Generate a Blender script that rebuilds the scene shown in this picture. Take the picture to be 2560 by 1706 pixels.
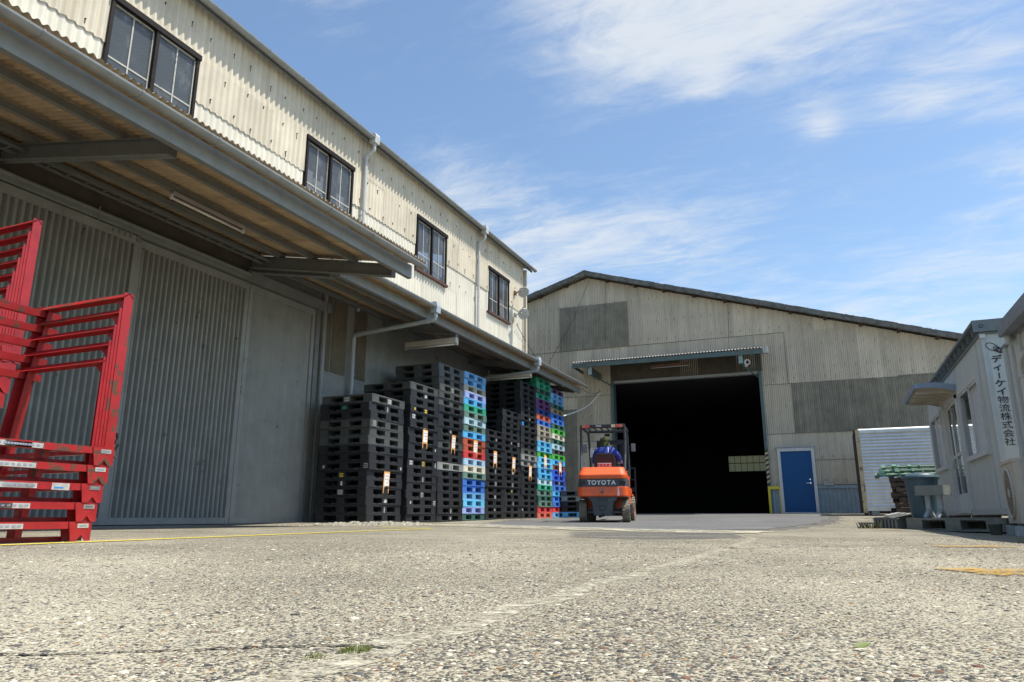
import bpy, bmesh, math, random
import numpy as np
from mathutils import Vector, Matrix, Euler

for o in list(bpy.data.objects):
    bpy.data.objects.remove(o)
S = bpy.context.scene
COL = S.collection
R = math.radians
rnd = random.Random(7)

# ------------------------------------------------------------------ camera
cam_d = bpy.data.cameras.new('camera')
cam_d.sensor_width = 36.0
cam_d.lens = 1799.0 / 2560.0 * 36.0
cam_d.clip_start = 0.02
cam_d.clip_end = 2000
cam = bpy.data.objects.new('camera', cam_d)
COL.objects.link(cam)
cam.location = (0, 0, 0.13)
cam.rotation_euler = (R(90 + 13.78), 0, R(23.57))
S.camera = cam

# ------------------------------------------------------------------ exposure, sun, sky
S.view_settings.view_transform = 'Standard'
S.view_settings.look = 'None'
S.view_settings.gamma = 1
S.view_settings.exposure = 0.55
SUN_EL, SUN_ROT = R(64.7), R(80)
sd = Vector((math.sin(SUN_ROT) * math.cos(SUN_EL), math.cos(SUN_ROT) * math.cos(SUN_EL), math.sin(SUN_EL)))
sun_d = bpy.data.lights.new('sun', 'SUN')
sun_d.energy = 4.6
sun_d.angle = R(0.53)
sun_d.color = (1.0, 0.94, 0.83)
sun = bpy.data.objects.new('sun', sun_d)
COL.objects.link(sun)
sun.rotation_euler = sd.to_track_quat('Z', 'Y').to_euler()

world = bpy.data.worlds.new('World')
S.world = world
world.use_nodes = True
wt = world.node_tree
wn, wl = wt.nodes, wt.links
wn.clear()


def wnode(t, **k):
    n = wn.new(t)
    for a, b in k.items():
        setattr(n, a, b)
    return n


w_out = wnode('ShaderNodeOutputWorld')
w_bg = wnode('ShaderNodeBackground')
w_bg.inputs[1].default_value = 0.14
sky = wnode('ShaderNodeTexSky', sky_type='NISHITA')
sky.sun_disc = False
sky.sun_elevation = SUN_EL
sky.sun_rotation = SUN_ROT
sky.air_density = 1.0
sky.dust_density = 0.8
sky.ozone_density = 2.0
w_tc = wnode('ShaderNodeTexCoord')
w_sep = wnode('ShaderNodeSeparateXYZ')
wl.new(w_tc.outputs['Generated'], w_sep.inputs[0])


def wmath(op, a, b=None, c=None):
    n = wnode('ShaderNodeMath', operation=op)
    for i, v in enumerate((a, b, c)):
        if v is None:
            continue
        if isinstance(v, (int, float)):
            n.inputs[i].default_value = v
        else:
            wl.new(v, n.inputs[i])
    return n.outputs[0]


# cloud layer: the view direction meets a flat sheet of air far above
w_zc = wmath('MAXIMUM', w_sep.outputs[2], 0.03)
w_h = wmath('ADD', w_zc, 0.12)
w_px = wmath('DIVIDE', w_sep.outputs[0], w_h)
w_py = wmath('DIVIDE', w_sep.outputs[1], w_h)
w_cmb = wnode('ShaderNodeCombineXYZ')
wl.new(w_px, w_cmb.inputs[0])
wl.new(w_py, w_cmb.inputs[1])


def wnoise(scale, detail, rough, dist, stretch=(1, 1, 1), rot=0.0, off=0.0):
    mp = wnode('ShaderNodeMapping')
    mp.inputs['Scale'].default_value = stretch
    mp.inputs['Rotation'].default_value = (0, 0, rot)
    mp.inputs['Location'].default_value = (off, off * 0.7, 0)
    wl.new(w_cmb.outputs[0], mp.inputs[0])
    n = wnode('ShaderNodeTexNoise')
    n.inputs['Scale'].default_value = scale
    n.inputs['Detail'].default_value = detail
    n.inputs['Roughness'].default_value = rough
    n.inputs['Distortion'].default_value = dist
    wl.new(mp.outputs[0], n.inputs[0])
    return n.outputs['Fac']


def pix_dir(X, Y):
    u, v = X - 1280, Y - 853
    d = Vector((u, -v, -1799.0))
    d.rotate(cam.rotation_euler)
    return d.normalized()


def blob(X, Y, wx, amp, hard=2.0):
    """soft patch of cloud cover round one direction of the sky"""
    d = pix_dir(X, Y)
    n = wnode('ShaderNodeVectorMath', operation='DISTANCE')
    wl.new(w_tc.outputs['Generated'], n.inputs[0])
    n.inputs[1].default_value = d
    q = wmath('DIVIDE', n.outputs['Value'], wx)
    q = wmath('POWER', q, hard)
    q = wmath('MULTIPLY', q, -1.0)
    q = wmath('EXPONENT', q)
    return wmath('MULTIPLY', q, amp)


cover = None
for b in ((1450, -40, 0.10, 0.24), (1680, -10, 0.10, 0.22), (1900, 20, 0.10, 0.22), (2080, 60, 0.08, 0.18), (2330, 0, 0.08, 0.14), (2570, 90, 0.08, 0.12), (2470, 190, 0.06, 0.09), (2300, 250, 0.04, 0.14), (1560, 90, 0.06, 0.10),
          (1180, 600, 0.09, 0.18), (1330, 620, 0.09, 0.22), (1530, 600, 0.10, 0.18), (1720, 660, 0.10, 0.12), (1080, 430, 0.06, 0.14), (1960, 800, 0.14, 0.12), (2250, 760, 0.12, 0.10),
          (2600, 410, 0.05, 0.18), (2540, 660, 0.10, 0.14), (1770, 190, 0.035, 0.15), (2050, 315, 0.024, 0.14), (800, -50, 0.08, 0.16)):
    x = blob(*b)
    cover = x if cover is None else wmath('ADD', cover, x)
n1 = wnoise(1.7, 10, 0.62, 0.55, (0.50, 1.0, 1), R(20), 1.3)
n2 = wnoise(5.0, 10, 0.66, 0.8, (0.36, 1.0, 1), R(14), 4.1)
n3 = wnoise(13.0, 8, 0.68, 0.9, (0.45, 1.0, 1), R(10), 7.7)
nn = wmath('ADD', wmath('ADD', wmath('MULTIPLY', n1, 0.34), wmath('MULTIPLY', n2, 0.38)), wmath('MULTIPLY', n3, 0.28))
nn = wmath('MULTIPLY_ADD', nn, 3.6, -1.30)
cover = wmath('MULTIPLY', cover, wmath('MULTIPLY_ADD', nn, 0.9, 0.62))
dens = wmath('ADD', wmath('MULTIPLY', nn, 0.42), wmath('MULTIPLY', cover, 1.55))
w_mr = wnode('ShaderNodeMapRange', interpolation_type='SMOOTHSTEP')
wl.new(dens, w_mr.inputs[0])
w_mr.inputs[1].default_value = 0.26
w_mr.inputs[2].default_value = 1.00
w_mr.inputs[3].default_value = 0.0
w_mr.inputs[4].default_value = 0.80
w_mix = wnode('ShaderNodeMix', data_type='RGBA')
wl.new(w_mr.outputs[0], w_mix.inputs['Factor'])
w_gain = wnode('ShaderNodeMix', data_type='RGBA', blend_type='MULTIPLY')
w_gain.inputs['Factor'].default_value = 1.0
wl.new(sky.outputs[0], w_gain.inputs['A'])
w_gain.inputs['B'].default_value = (0.97, 1.02, 1.00, 1)
wl.new(w_gain.outputs['Result'], w_mix.inputs['A'])
w_mix.inputs['B'].default_value = (4.1, 4.3, 4.45, 1)
wl.new(w_mix.outputs['Result'], w_bg.inputs[0])
wl.new(w_bg.outputs[0], w_out.inputs[0])


# ------------------------------------------------------------------ materials
def lin(c):
    return tuple((v / 12.92 if v <= 0.04045 else ((v + 0.055) / 1.055) ** 2.4) for v in c)


MATS = {}


def mat(name, col, rough=0.6, metal=0.0, var=0.12, scale=6.0, streak=0.0, streak_col=None, streak_scale=(14, 14, 0.7),
        island=0.0, objvar=0.0, bump=0.0, bump_scale=60.0, chips=0.0, chip_col=(0.05, 0.03, 0.02), chip_scale=14.0,
        spec=0.5, coat=0.0, bands=None):
    """weathered surface: base colour, mottling, vertical streaks, per-sheet and per-object variation, chipped paint"""
    m = bpy.data.materials.new(name)
    m.use_nodes = True
    nt = m.node_tree
    N, L = nt.nodes, nt.links
    p = N['Principled BSDF']
    p.inputs['Roughness'].default_value = rough
    p.inputs['Metallic'].default_value = metal
    p.inputs['Specular IOR Level'].default_value = spec
    p.inputs['Coat Weight'].default_value = coat
    tc = N.new('ShaderNodeTexCoord')
    geo = N.new('ShaderNodeNewGeometry')

    def noise(sc, det=6, ro=0.6, vec=None, strech=None):
        n = N.new('ShaderNodeTexNoise')
        n.inputs['Scale'].default_value = sc
        n.inputs['Detail'].default_value = det
        n.inputs['Roughness'].default_value = ro
        if strech:
            mp = N.new('ShaderNodeMapping')
            mp.inputs['Scale'].default_value = strech
            L.new(tc.outputs['Object'], mp.inputs[0])
            L.new(mp.outputs[0], n.inputs[0])
        else:
            L.new(tc.outputs['Object'], n.inputs[0])
        return n.outputs['Fac']

    def ramp(f, a, b, lo=0.0, hi=1.0):
        r = N.new('ShaderNodeMapRange')
        L.new(f, r.inputs[0])
        r.inputs[1].default_value = a
        r.inputs[2].default_value = b
        r.inputs[3].default_value = lo
        r.inputs[4].default_value = hi
        return r.outputs[0]

    def mix(f, a, b, mode='MIX'):
        n = N.new('ShaderNodeMix')
        n.data_type = 'RGBA'
        n.blend_type = mode
        for s, v in (('Factor', f), ('A', a), ('B', b)):
            if isinstance(v, (int, float)):
                n.inputs[s].default_value = v
            elif isinstance(v, tuple):
                n.inputs[s].default_value = (*v[:3], 1)
            else:
                L.new(v, n.inputs[s])
        return n.outputs['Result']

    c = tuple(col)
    out = mix(1.0, c, ramp(noise(scale), 0.3, 0.7, 1 - var, 1 + var), 'MULTIPLY')
    if island:
        out = mix(1.0, out, ramp(geo.outputs['Random Per Island'], 0, 1, 1 - island, 1 + island * 0.6), 'MULTIPLY')
    if objvar:
        oi = N.new('ShaderNodeObjectInfo')
        out = mix(1.0, out, ramp(oi.outputs['Random'], 0, 1, 1 - objvar, 1 + objvar), 'MULTIPLY')
    if streak:
        sc = streak_col or tuple(v * 0.45 for v in c)
        f = ramp(noise(1.0, 5, 0.65, strech=streak_scale), 0.48, 0.78, 0, streak)
        out = mix(f, out, sc)
    if chips:
        f = ramp(noise(chip_scale, 8, 0.68), 0.66 - chips * 0.16, 0.68 - chips * 0.16)
        out = mix(f, out, chip_col)
    L.new(out, p.inputs['Base Color'])
    if rough < 0.95:
        L.new(ramp(noise(scale * 2.3), 0.3, 0.7, max(0.05, rough - 0.1), min(1, rough + 0.1)), p.inputs['Roughness'])
    if bump:
        b = N.new('ShaderNodeBump')
        b.inputs['Strength'].default_value = bump
        b.inputs['Distance'].default_value = 0.01
        L.new(noise(bump_scale, 5), b.inputs['Height'])
        L.new(b.outputs[0], p.inputs['Normal'])
    MATS[name] = m
    return m


mat('cream_cladding', (0.595, 0.54, 0.43), 0.8, var=0.10, scale=2.2, streak=0.55, streak_col=(0.40, 0.325, 0.21), streak_scale=(7, 7, 0.55), island=0.10, bump=0.12, bump_scale=40)
mat('cream_cladding_low', (0.66, 0.625, 0.53), 0.8, var=0.08, scale=2.2, streak=0.4, streak_col=(0.48, 0.43, 0.33), streak_scale=(7, 7, 0.5), island=0.06, bump=0.12, bump_scale=40)
mat('shed_cladding', (0.58, 0.51, 0.395), 0.85, var=0.10, scale=1.3, streak=0.5, streak_col=(0.21, 0.19, 0.15), streak_scale=(7, 7, 0.35), island=0.16)
mat('shed_cladding_dark', (0.225, 0.205, 0.155), 0.85, var=0.25, scale=2.5, streak=0.6, streak_col=(0.37, 0.35, 0.28), streak_scale=(9, 9, 0.3), island=0.2)
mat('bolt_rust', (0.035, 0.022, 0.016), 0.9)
mat('blue_grey_paint', (0.256, 0.264, 0.247), 0.5, var=0.13, scale=3, streak=0.38, streak_col=(0.15, 0.15, 0.13), streak_scale=(9, 9, 0.45), island=0.05, chips=0.04, chip_col=(0.12, 0.10, 0.08), chip_scale=5)
mat('grey_paint', (0.20, 0.21, 0.20), 0.5, var=0.12, scale=4, streak=0.15)
mat('steel_grey', (0.165, 0.170, 0.162), 0.5, var=0.15, scale=5)
mat('gutter_grey', (0.26, 0.268, 0.255), 0.42, var=0.12, scale=5, streak=0.4, streak_col=(0.15, 0.15, 0.13), streak_scale=(3, 10, 10))
mat('pipe_white', (0.46, 0.47, 0.46), 0.45, var=0.08)
mat('pipe_grey', (0.36, 0.40, 0.42), 0.45, var=0.08)
mat('fibre_brown', (0.15, 0.125, 0.085), 0.85, var=0.2, scale=3, island=0.1)
mat('fibre_sheet', (0.56, 0.425, 0.275), 0.85, var=0.2, scale=3, streak=0.5, streak_col=(0.17, 0.12, 0.07), streak_scale=(0.6, 7, 6), island=0.12)
mat('roof_sheet', (0.28, 0.275, 0.255), 0.9, var=0.25, scale=3, bump=0.3)
mat('roof_edge', (0.115, 0.115, 0.105), 0.95, var=0.45, scale=5, bump=0.6, bump_scale=40, streak=0.4, streak_col=(0.30, 0.29, 0.26), streak_scale=(3, 3, 3))
mat('brown_board', (0.085, 0.07, 0.052), 0.8, var=0.2, scale=3)
mat('window_frame', (0.014, 0.010, 0.009), 0.6, spec=0.2, var=0.3, scale=12, chips=0.12, chip_col=(0.16, 0.06, 0.03))
mat('window_bar', (0.42, 0.41, 0.36), 0.6, var=0.2, scale=20, chips=0.35, chip_col=(0.10, 0.08, 0.06))
mat('rusty_sill', (0.075, 0.034, 0.026), 0.8, var=0.35, scale=14)
mat('red_rack', (0.31, 0.011, 0.014), 0.5, var=0.28, scale=7, chips=0.26, chip_col=(0.13, 0.055, 0.03), chip_scale=6, coat=0.15)
mat('red_rack_worn', (0.34, 0.015, 0.016), 0.45, var=0.2, scale=5, chips=0.78, chip_col=(0.11, 0.05, 0.03), chip_scale=11, coat=0.1)
mat('label_white', (0.42, 0.42, 0.40), 0.6, var=0.25, scale=30)
mat('label_yellow', (0.62, 0.47, 0.05), 0.6)
mat('label_green', (0.03, 0.26, 0.12), 0.6)
mat('label_blue', (0.02, 0.22, 0.60), 0.6)
mat('ink', (0.03, 0.03, 0.035), 0.6)
mat('ink_faded', (0.25, 0.26, 0.32), 0.7)
mat('tag_paper', (0.78, 0.77, 0.74), 0.7)
mat('tag_orange', (0.72, 0.36, 0.12), 0.7)
mat('galvanised', (0.62, 0.625, 0.615), 0.42, metal=0.6, var=0.10, scale=4, streak=0.2, streak_scale=(6, 6, 1.2))
mat('rust_cream', (0.46, 0.37, 0.23), 0.7, var=0.25, scale=6, chips=0.45, chip_col=(0.16, 0.065, 0.03), chip_scale=7)
mat('rust_dark', (0.05, 0.032, 0.024), 0.9, var=0.4, scale=14)
mat('door_blue', (0.014, 0.082, 0.225), 0.5, spec=0.2, var=0.06, scale=2)
mat('white_frame', (0.58, 0.58, 0.56), 0.5, var=0.08, streak=0.2)
mat('chrome', (0.75, 0.76, 0.78), 0.22, metal=0.95, var=0.02)
mat('office_wall', (0.52, 0.55, 0.52), 0.5, var=0.05, scale=2, streak=0.4, streak_col=(0.34, 0.34, 0.30), streak_scale=(6, 6, 0.5))
mat('office_trim', (0.46, 0.485, 0.47), 0.45, var=0.08, scale=4, streak=0.3)
mat('pallet_sunlit_scuff', (0.26, 0.265, 0.26), 0.7, var=0.5, scale=12)
mat('office_roof', (0.15, 0.175, 0.18), 0.45, var=0.15, scale=4)
mat('hut_wall', (0.56, 0.545, 0.50), 0.6, var=0.06, streak=0.3, streak_scale=(5, 5, 0.4))
mat('hut_fascia', (0.20, 0.215, 0.245), 0.4, var=0.08, scale=5, metal=0.1)
mat('awning_blue', (0.24, 0.30, 0.38), 0.4, var=0.15)
mat('awning_under', (0.52, 0.47, 0.38), 0.6, var=0.12, streak=0.3, streak_scale=(5, 1, 5))
mat('curtain', (0.74, 0.73, 0.74), 0.85, var=0.06)
mat('dark_interior', (0.02, 0.022, 0.024), 0.8)
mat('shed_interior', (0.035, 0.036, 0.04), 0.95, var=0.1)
mat('ac_beige', (0.52, 0.475, 0.40), 0.5, var=0.05, scale=5)
mat('ac_dark', (0.10, 0.09, 0.075), 0.6)
mat('concrete', (0.42, 0.43, 0.43), 0.9, var=0.2, scale=20, streak=0.4, streak_scale=(30, 30, 4), bump=0.3)
mat('pallet_weathered', (0.19, 0.195, 0.17), 0.85, var=0.35, scale=9, streak=0.4, streak_col=(0.055, 0.06, 0.045), streak_scale=(9, 9, 3))
mat('wood_old', (0.075, 0.056, 0.042), 0.85, var=0.35, scale=9, objvar=0.45, streak=0.4, streak_scale=(4, 4, 12))
mat('pipe_green', (0.12, 0.24, 0.165), 0.45, var=0.25, scale=8, objvar=0.3, chips=0.2, chip_col=(0.08, 0.06, 0.045))
mat('bin_blue', (0.045, 0.092, 0.118), 0.45, var=0.07, scale=4)
mat('stand_grey', (0.20, 0.215, 0.20), 0.5, var=0.15, scale=8)
mat('stand_leg', (0.33, 0.37, 0.41), 0.45, var=0.1)
mat('yellow_paint', (0.68, 0.52, 0.02), 0.5, var=0.1, chips=0.2, chip_col=(0.3, 0.3, 0.3))
mat('cladding_blue', (0.235, 0.31, 0.365), 0.5, var=0.12, scale=4, streak=0.4, streak_col=(0.30, 0.34, 0.36), island=0.1)
mat('green_steel', (0.075, 0.115, 0.11), 0.5, var=0.15)
mat('green_steel_pale', (0.26, 0.36, 0.35), 0.5, var=0.12)
mat('stripe_black', (0.02, 0.02, 0.02), 0.5)
mat('stripe_yellow', (0.46, 0.37, 0.20), 0.5)
mat('cable_white', (0.70, 0.70, 0.68), 0.5)
mat('cable_dark', (0.05, 0.05, 0.05), 0.6)
mat('lift_orange', (0.76, 0.108, 0.018), 0.38, var=0.14, scale=5, coat=0.2, streak=0.22, streak_col=(0.30, 0.12, 0.06), streak_scale=(6, 6, 1.5), chips=0.06, chip_col=(0.10, 0.05, 0.04), chip_scale=9)
mat('lift_grey', (0.052, 0.062, 0.072), 0.5, var=0.12, scale=6)
mat('lift_dark', (0.017, 0.018, 0.02), 0.5, var=0.1)
mat('lift_guard', (0.045, 0.052, 0.06), 0.45, var=0.1)
mat('tyre', (0.19, 0.168, 0.13), 0.9, var=0.25, scale=12)
mat('rim', (0.42, 0.14, 0.09), 0.6, var=0.2)
mat('vinyl_dark', (0.022, 0.020, 0.022), 0.5)
mat('vinyl_panel', (0.035, 0.017, 0.016), 0.5)
mat('sticker_red', (0.55, 0.02, 0.035), 0.5)
mat('letter_white', (0.75, 0.75, 0.74), 0.5)
mat('lens_red', (0.65, 0.015, 0.012), 0.25, coat=0.5)
mat('lens_amber', (0.62, 0.13, 0.01), 0.25, coat=0.5)
mat('lens_clear', (0.72, 0.62, 0.35), 0.25, coat=0.5)
mat('jacket_blue', (0.012, 0.035, 0.27), 0.75, var=0.2, scale=9, bump=0.5, bump_scale=18)
mat('trousers', (0.03, 0.035, 0.06), 0.85)
mat('cap_olive', (0.050, 0.062, 0.018), 0.9, var=0.25, scale=12)
mat('skin', (0.42, 0.24, 0.16), 0.55)
mat('glove', (0.30, 0.40, 0.72), 0.8)
mat('reflective', (0.62, 0.66, 0.72), 0.35)
mat('crack_solid', (0.035, 0.032, 0.028), 0.95)
mat('stone_grey', (0.2, 0.2, 0.2), 0.7)
mat('leaf_green', (0.13, 0.17, 0.03), 0.6, var=0.2)
mat('moss_green', (0.17, 0.20, 0.05), 0.85, var=0.35, scale=60, island=0.4)
mat('weed_green', (0.085, 0.095, 0.035), 0.85, var=0.3, scale=30, island=0.4)
mat('rubble_pale', (0.31, 0.29, 0.235), 0.9, var=0.15, scale=30, island=0.25)
mat('tube_white', (0.74, 0.73, 0.70), 0.35)
mat('lamp_housing', (0.34, 0.345, 0.34), 0.5, var=0.1)
mat('lamp_rust', (0.16, 0.07, 0.045), 0.7, var=0.3, scale=9)
mat('lamp_housing_cream', (0.55, 0.51, 0.43), 0.55, var=0.08)
mat('flood_metal', (0.46, 0.46, 0.43), 0.3, metal=0.6, var=0.2, scale=14)
mat('box_grey', (0.40, 0.40, 0.38), 0.6)

PALLET = {
    'black': (0.0115, 0.013, 0.016), 'grey': (0.062, 0.066, 0.063), 'pale grey': (0.25, 0.26, 0.24),
    'light blue': (0.115, 0.36, 0.66), 'sky blue': (0.05, 0.37, 0.70), 'beige grey': (0.33, 0.33, 0.25),
    'periwinkle blue': (0.27, 0.36, 0.74), 'green': (0.015, 0.33, 0.19), 'grey green': (0.11, 0.20, 0.16), 'pale cyan': (0.40, 0.60, 0.68),
    'red brown': (0.42, 0.075, 0.028), 'red': (0.60, 0.03, 0.035), 'pale blue': (0.32, 0.50, 0.66), 'cream': (0.60, 0.57, 0.44),
    'blue': (0.022, 0.15, 0.58), 'cyan': (0.09, 0.47, 0.74), 'dark green': (0.03, 0.11, 0.085), 'purple': (0.10, 0.03, 0.13),
    'dark blue': (0.015, 0.05, 0.24), 'orange red': (0.56, 0.10, 0.055), 'taupe': (0.29, 0.255, 0.20), 'bright green': (0.05, 0.36, 0.04),
    'tan': (0.27, 0.22, 0.12), 'deep blue': (0.01, 0.075, 0.56), 'brown': (0.16, 0.055, 0.04)}
for k, v in PALLET.items():
    av = sum(v) / 3
    v = tuple(c * 0.90 + av * 0.08 + 0.004 for c in v)
    mat('pallet_' + k.replace(' ', '_'), v, 0.5, var=0.16, scale=5, objvar=0.22 if k in ('black', 'grey') else 0.10, streak=0.3,
        streak_col=tuple(min(0.7, x * 1.6 + 0.05) for x in v), streak_scale=(5, 5, 16), chips=0.05, chip_col=tuple(min(0.8, x * 0.6 + 0.1) for x in v), chip_scale=9)


def glass_mat(name, tint, rough=0.04, alpha=0.0, dirt=0.0):
    """dusty window glass: sheer, reflecting, with pale dirt films"""
    m = bpy.data.materials.new(name)
    m.use_nodes = True
    N, L = m.node_tree.nodes, m.node_tree.links
    p = N['Principled BSDF']
    p.inputs['Base Color'].default_value = (*tint, 1)
    p.inputs['Roughness'].default_value = rough
    p.inputs['IOR'].default_value = 1.5
    p.inputs['Specular IOR Level'].default_value = 0.7
    tc = N.new('ShaderNodeTexCoord')
    n = N.new('ShaderNodeTexNoise')
    mp = N.new('ShaderNodeMapping')
    mp.inputs['Scale'].default_value = (3, 3, 1.4)
    L.new(tc.outputs['Object'], mp.inputs[0])
    L.new(mp.outputs[0], n.inputs[0])
    n.inputs['Scale'].default_value = 1.6
    n.inputs['Detail'].default_value = 9
    n.inputs['Roughness'].default_value = 0.66
    r = N.new('ShaderNodeMapRange')
    r.inputs[1].default_value = 0.56
    r.inputs[2].default_value = 0.72
    r.inputs[3].default_value = alpha
    r.inputs[4].default_value = min(1, alpha + dirt)
    L.new(n.outputs['Fac'], r.inputs[0])
    L.new(r.outputs[0], p.inputs['Alpha'])
    cm = N.new('ShaderNodeMix')
    cm.data_type = 'RGBA'
    r2 = N.new('ShaderNodeMapRange')
    r2.inputs[1].default_value = 0.52
    r2.inputs[2].default_value = 0.74
    L.new(n.outputs['Fac'], r2.inputs[0])
    L.new(r2.outputs[0], cm.inputs['Factor'])
    cm.inputs['A'].default_value = (*tint, 1)
    cm.inputs['B'].default_value = (0.20, 0.21, 0.215, 1)
    L.new(cm.outputs['Result'], p.inputs['Base Color'])
    MATS[name] = m
    return m


glass_mat('dusty_glass', (0.10, 0.115, 0.13), 0.05, 0.42, 0.30)
glass_mat('clear_glass', (0.12, 0.14, 0.15), 0.03, 0.12, 0.04)
glass_mat('lamp_glass', (0.75, 0.77, 0.76), 0.08, 0.34, 0.2)

mg = bpy.data.materials.new('translucent_panel')
mg.use_nodes = True
_N, _L = mg.node_tree.nodes, mg.node_tree.links
_N.remove(_N['Principled BSDF'])
_t = _N.new('ShaderNodeBsdfTranslucent')
_t.inputs[0].default_value = (0.42, 0.42, 0.33, 1)
_L.new(_t.outputs[0], _N['Material Output'].inputs[0])
MATS['translucent_panel'] = mg


# ------------------------------------------------------------------ mesh helper
class MB:
    def __init__(self):
        self.v, self.f, self.m = [], [], []

    def add(self, vs, fs, m=0, T=None):
        b = len(self.v)
        if T is not None:
            vs = [T @ Vector(q) for q in vs]
        self.v += [tuple(q) for q in vs]
        self.f += [tuple(i + b for i in f) for f in fs]
        self.m += [m] * len(fs)
        return self

    def box(self, x0, x1, y0, y1, z0, z1, m=0, T=None):
        vs = [(x0, y0, z0), (x1, y0, z0), (x1, y1, z0), (x0, y1, z0), (x0, y0, z1), (x1, y0, z1), (x1, y1, z1), (x0, y1, z1)]
        return self.add(vs, [(0, 3, 2, 1), (4, 5, 6, 7), (0, 1, 5, 4), (1, 2, 6, 5), (2, 3, 7, 6), (3, 0, 4, 7)], m, T)

    def prism(self, poly, a, b, axis='x', m=0, T=None):
        """poly: 2-D outline; axis 'x': (y,z) outline pushed from x=a to b; 'y': (x,z); 'z': (x,y)"""
        n = len(poly)
        mk = {'x': lambda p, t: (t, p[0], p[1]), 'y': lambda p, t: (p[0], t, p[1]), 'z': lambda p, t: (p[0], p[1], t)}[axis]
        vs = [mk(p, a) for p in poly] + [mk(p, b) for p in poly]
        fs = [tuple(range(n))[::-1], tuple(range(n, 2 * n))] + [(i, (i + 1) % n, n + (i + 1) % n, n + i) for i in range(n)]
        return self.add(vs, fs, m, T)

    def cyl(self, p0, p1, r0, r1=None, n=12, m=0, caps=True, T=None):
        r1 = r0 if r1 is None else r1
        p0, p1 = Vector(p0), Vector(p1)
        d = (p1 - p0).normalized()
        a = d.orthogonal().normalized()
        b = d.cross(a)
        vs = []
        for p, r in ((p0, r0), (p1, r1)):
            for i in range(n):
                t = 2 * math.pi * i / n
                vs.append(p + (a * math.cos(t) + b * math.sin(t)) * r)
        fs = [(i, (i + 1) % n, n + (i + 1) % n, n + i) for i in range(n)]
        if caps:
            fs += [tuple(range(n))[::-1], tuple(range(n, 2 * n))]
        return self.add(vs, fs, m, T)

    def tube(self, pts, r, n=8, m=0, T=None):
        pts = [Vector(p) for p in pts]
        rings = []
        up = None
        for i, p in enumerate(pts):
            d = (pts[min(i + 1, len(pts) - 1)] - pts[max(i - 1, 0)]).normalized()
            if up is None:
                up = d.orthogonal().normalized()
            a = (up - d * up.dot(d)).normalized()
            up = a
            b = d.cross(a)
            rr = r[i] if isinstance(r, (list, tuple)) else r
            rings.append([p + (a * math.cos(2 * math.pi * k / n) + b * math.sin(2 * math.pi * k / n)) * rr for k in range(n)])
        vs = [q for g in rings for q in g]
        fs = []
        for i in range(len(pts) - 1):
            for k in range(n):
                fs.append((i * n + k, i * n + (k + 1) % n, (i + 1) * n + (k + 1) % n, (i + 1) * n + k))
        fs += [tuple(range(n))[::-1], tuple(range((len(pts) - 1) * n, len(pts) * n))]
        return self.add(vs, fs, m, T)

    def lathe(self, prof, c=(0, 0, 0), n=24, m=0, T=None):
        """prof: list of (radius, z)"""
        vs, fs = [], []
        for r, z in prof:
            for i in range(n):
                t = 2 * math.pi * i / n
                vs.append((c[0] + r * math.cos(t), c[1] + r * math.sin(t), c[2] + z))
        for j in range(len(prof) - 1):
            for i in range(n):
                fs.append((j * n + i, j * n + (i + 1) % n, (j + 1) * n + (i + 1) % n, (j + 1) * n + i))
        return self.add(vs, fs, m, T)

    def corr(self, u0, u1, z0, z1, place, pitch, amp, m=0, seg=8, zf=None, phase=0.0, trap=False, tilt=0.0):
        """corrugated sheet; place(u, d, z) -> point; zf(u) clips the top"""
        n = max(2, int(round((u1 - u0) / pitch * seg)))
        vs = []
        for i in range(n + 1):
            u = u0 + (u1 - u0) * i / n
            ph = (u / pitch + phase)
            if trap:
                s = abs((ph % 1) * 2 - 1)
                d = amp * max(-1, min(1, (s - 0.5) * 4.5))
            else:
                d = amp * math.cos(2 * math.pi * ph)
            top = z1 if zf is None else min(z1, zf(u))
            vs.append(place(u, d, z0))
            vs.append(place(u, d + tilt, max(z0 + 0.001, top)))
        fs = [(2 * i, 2 * i + 2, 2 * i + 3, 2 * i + 1) for i in range(n)]
        return self.add(vs, fs, m)

    def build(self, name, mats, parent=None, local=False, smooth=False, bevel=0.0, loc=None, rot=None, auto=None):
        me = bpy.data.meshes.new(name)
        vs = self.v
        if parent is not None and not local:
            off = Vector((0, 0, 0))
            q = parent
            while q is not None:
                off += q.location
                q = q.parent
            vs = [(a - off.x, b - off.y, c - off.z) for a, b, c in vs]
        me.from_pydata(vs, [], self.f)
        if isinstance(mats, str):
            mats = [mats]
        for k in mats:
            me.materials.append(MATS[k])
        me.polygons.foreach_set('material_index', self.m)
        if smooth:
            me.polygons.foreach_set('use_smooth', [True] * len(me.polygons))
        me.update()
        o = bpy.data.objects.new(name, me)
        COL.objects.link(o)
        if auto:
            bm = bmesh.new()
            bm.from_mesh(me)
            bmesh.ops.remove_doubles(bm, verts=bm.verts, dist=1e-5)
            for e in bm.edges:
                if len(e.link_faces) == 2 and e.calc_face_angle(0) > R(auto):
                    e.smooth = False
            bm.to_mesh(me)
            bm.free()
        if bevel:
            b = o.modifiers.new('bevel', 'BEVEL')
            b.width = bevel
            b.segments = 2
            b.limit_method = 'ANGLE'
        if parent is not None:
            o.parent = parent
        if loc is not None:
            o.location = loc
        if rot is not None:
            o.rotation_euler = rot
        return o


def tag(o, label, cat, group=None):
    o['label'] = label
    o['category'] = cat
    if group:
        o['group'] = group
    return o


def thing(name, label, cat, loc=(0, 0, 0), rz=0.0, group=None):
    o = bpy.data.objects.new(name, None)
    COL.objects.link(o)
    o.location = loc
    o.rotation_euler = (0, 0, rz)
    o.empty_display_size = 0.2
    return tag(o, label, cat, group)


def struct(o, kind='structure'):
    o['kind'] = kind
    return o


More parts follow.
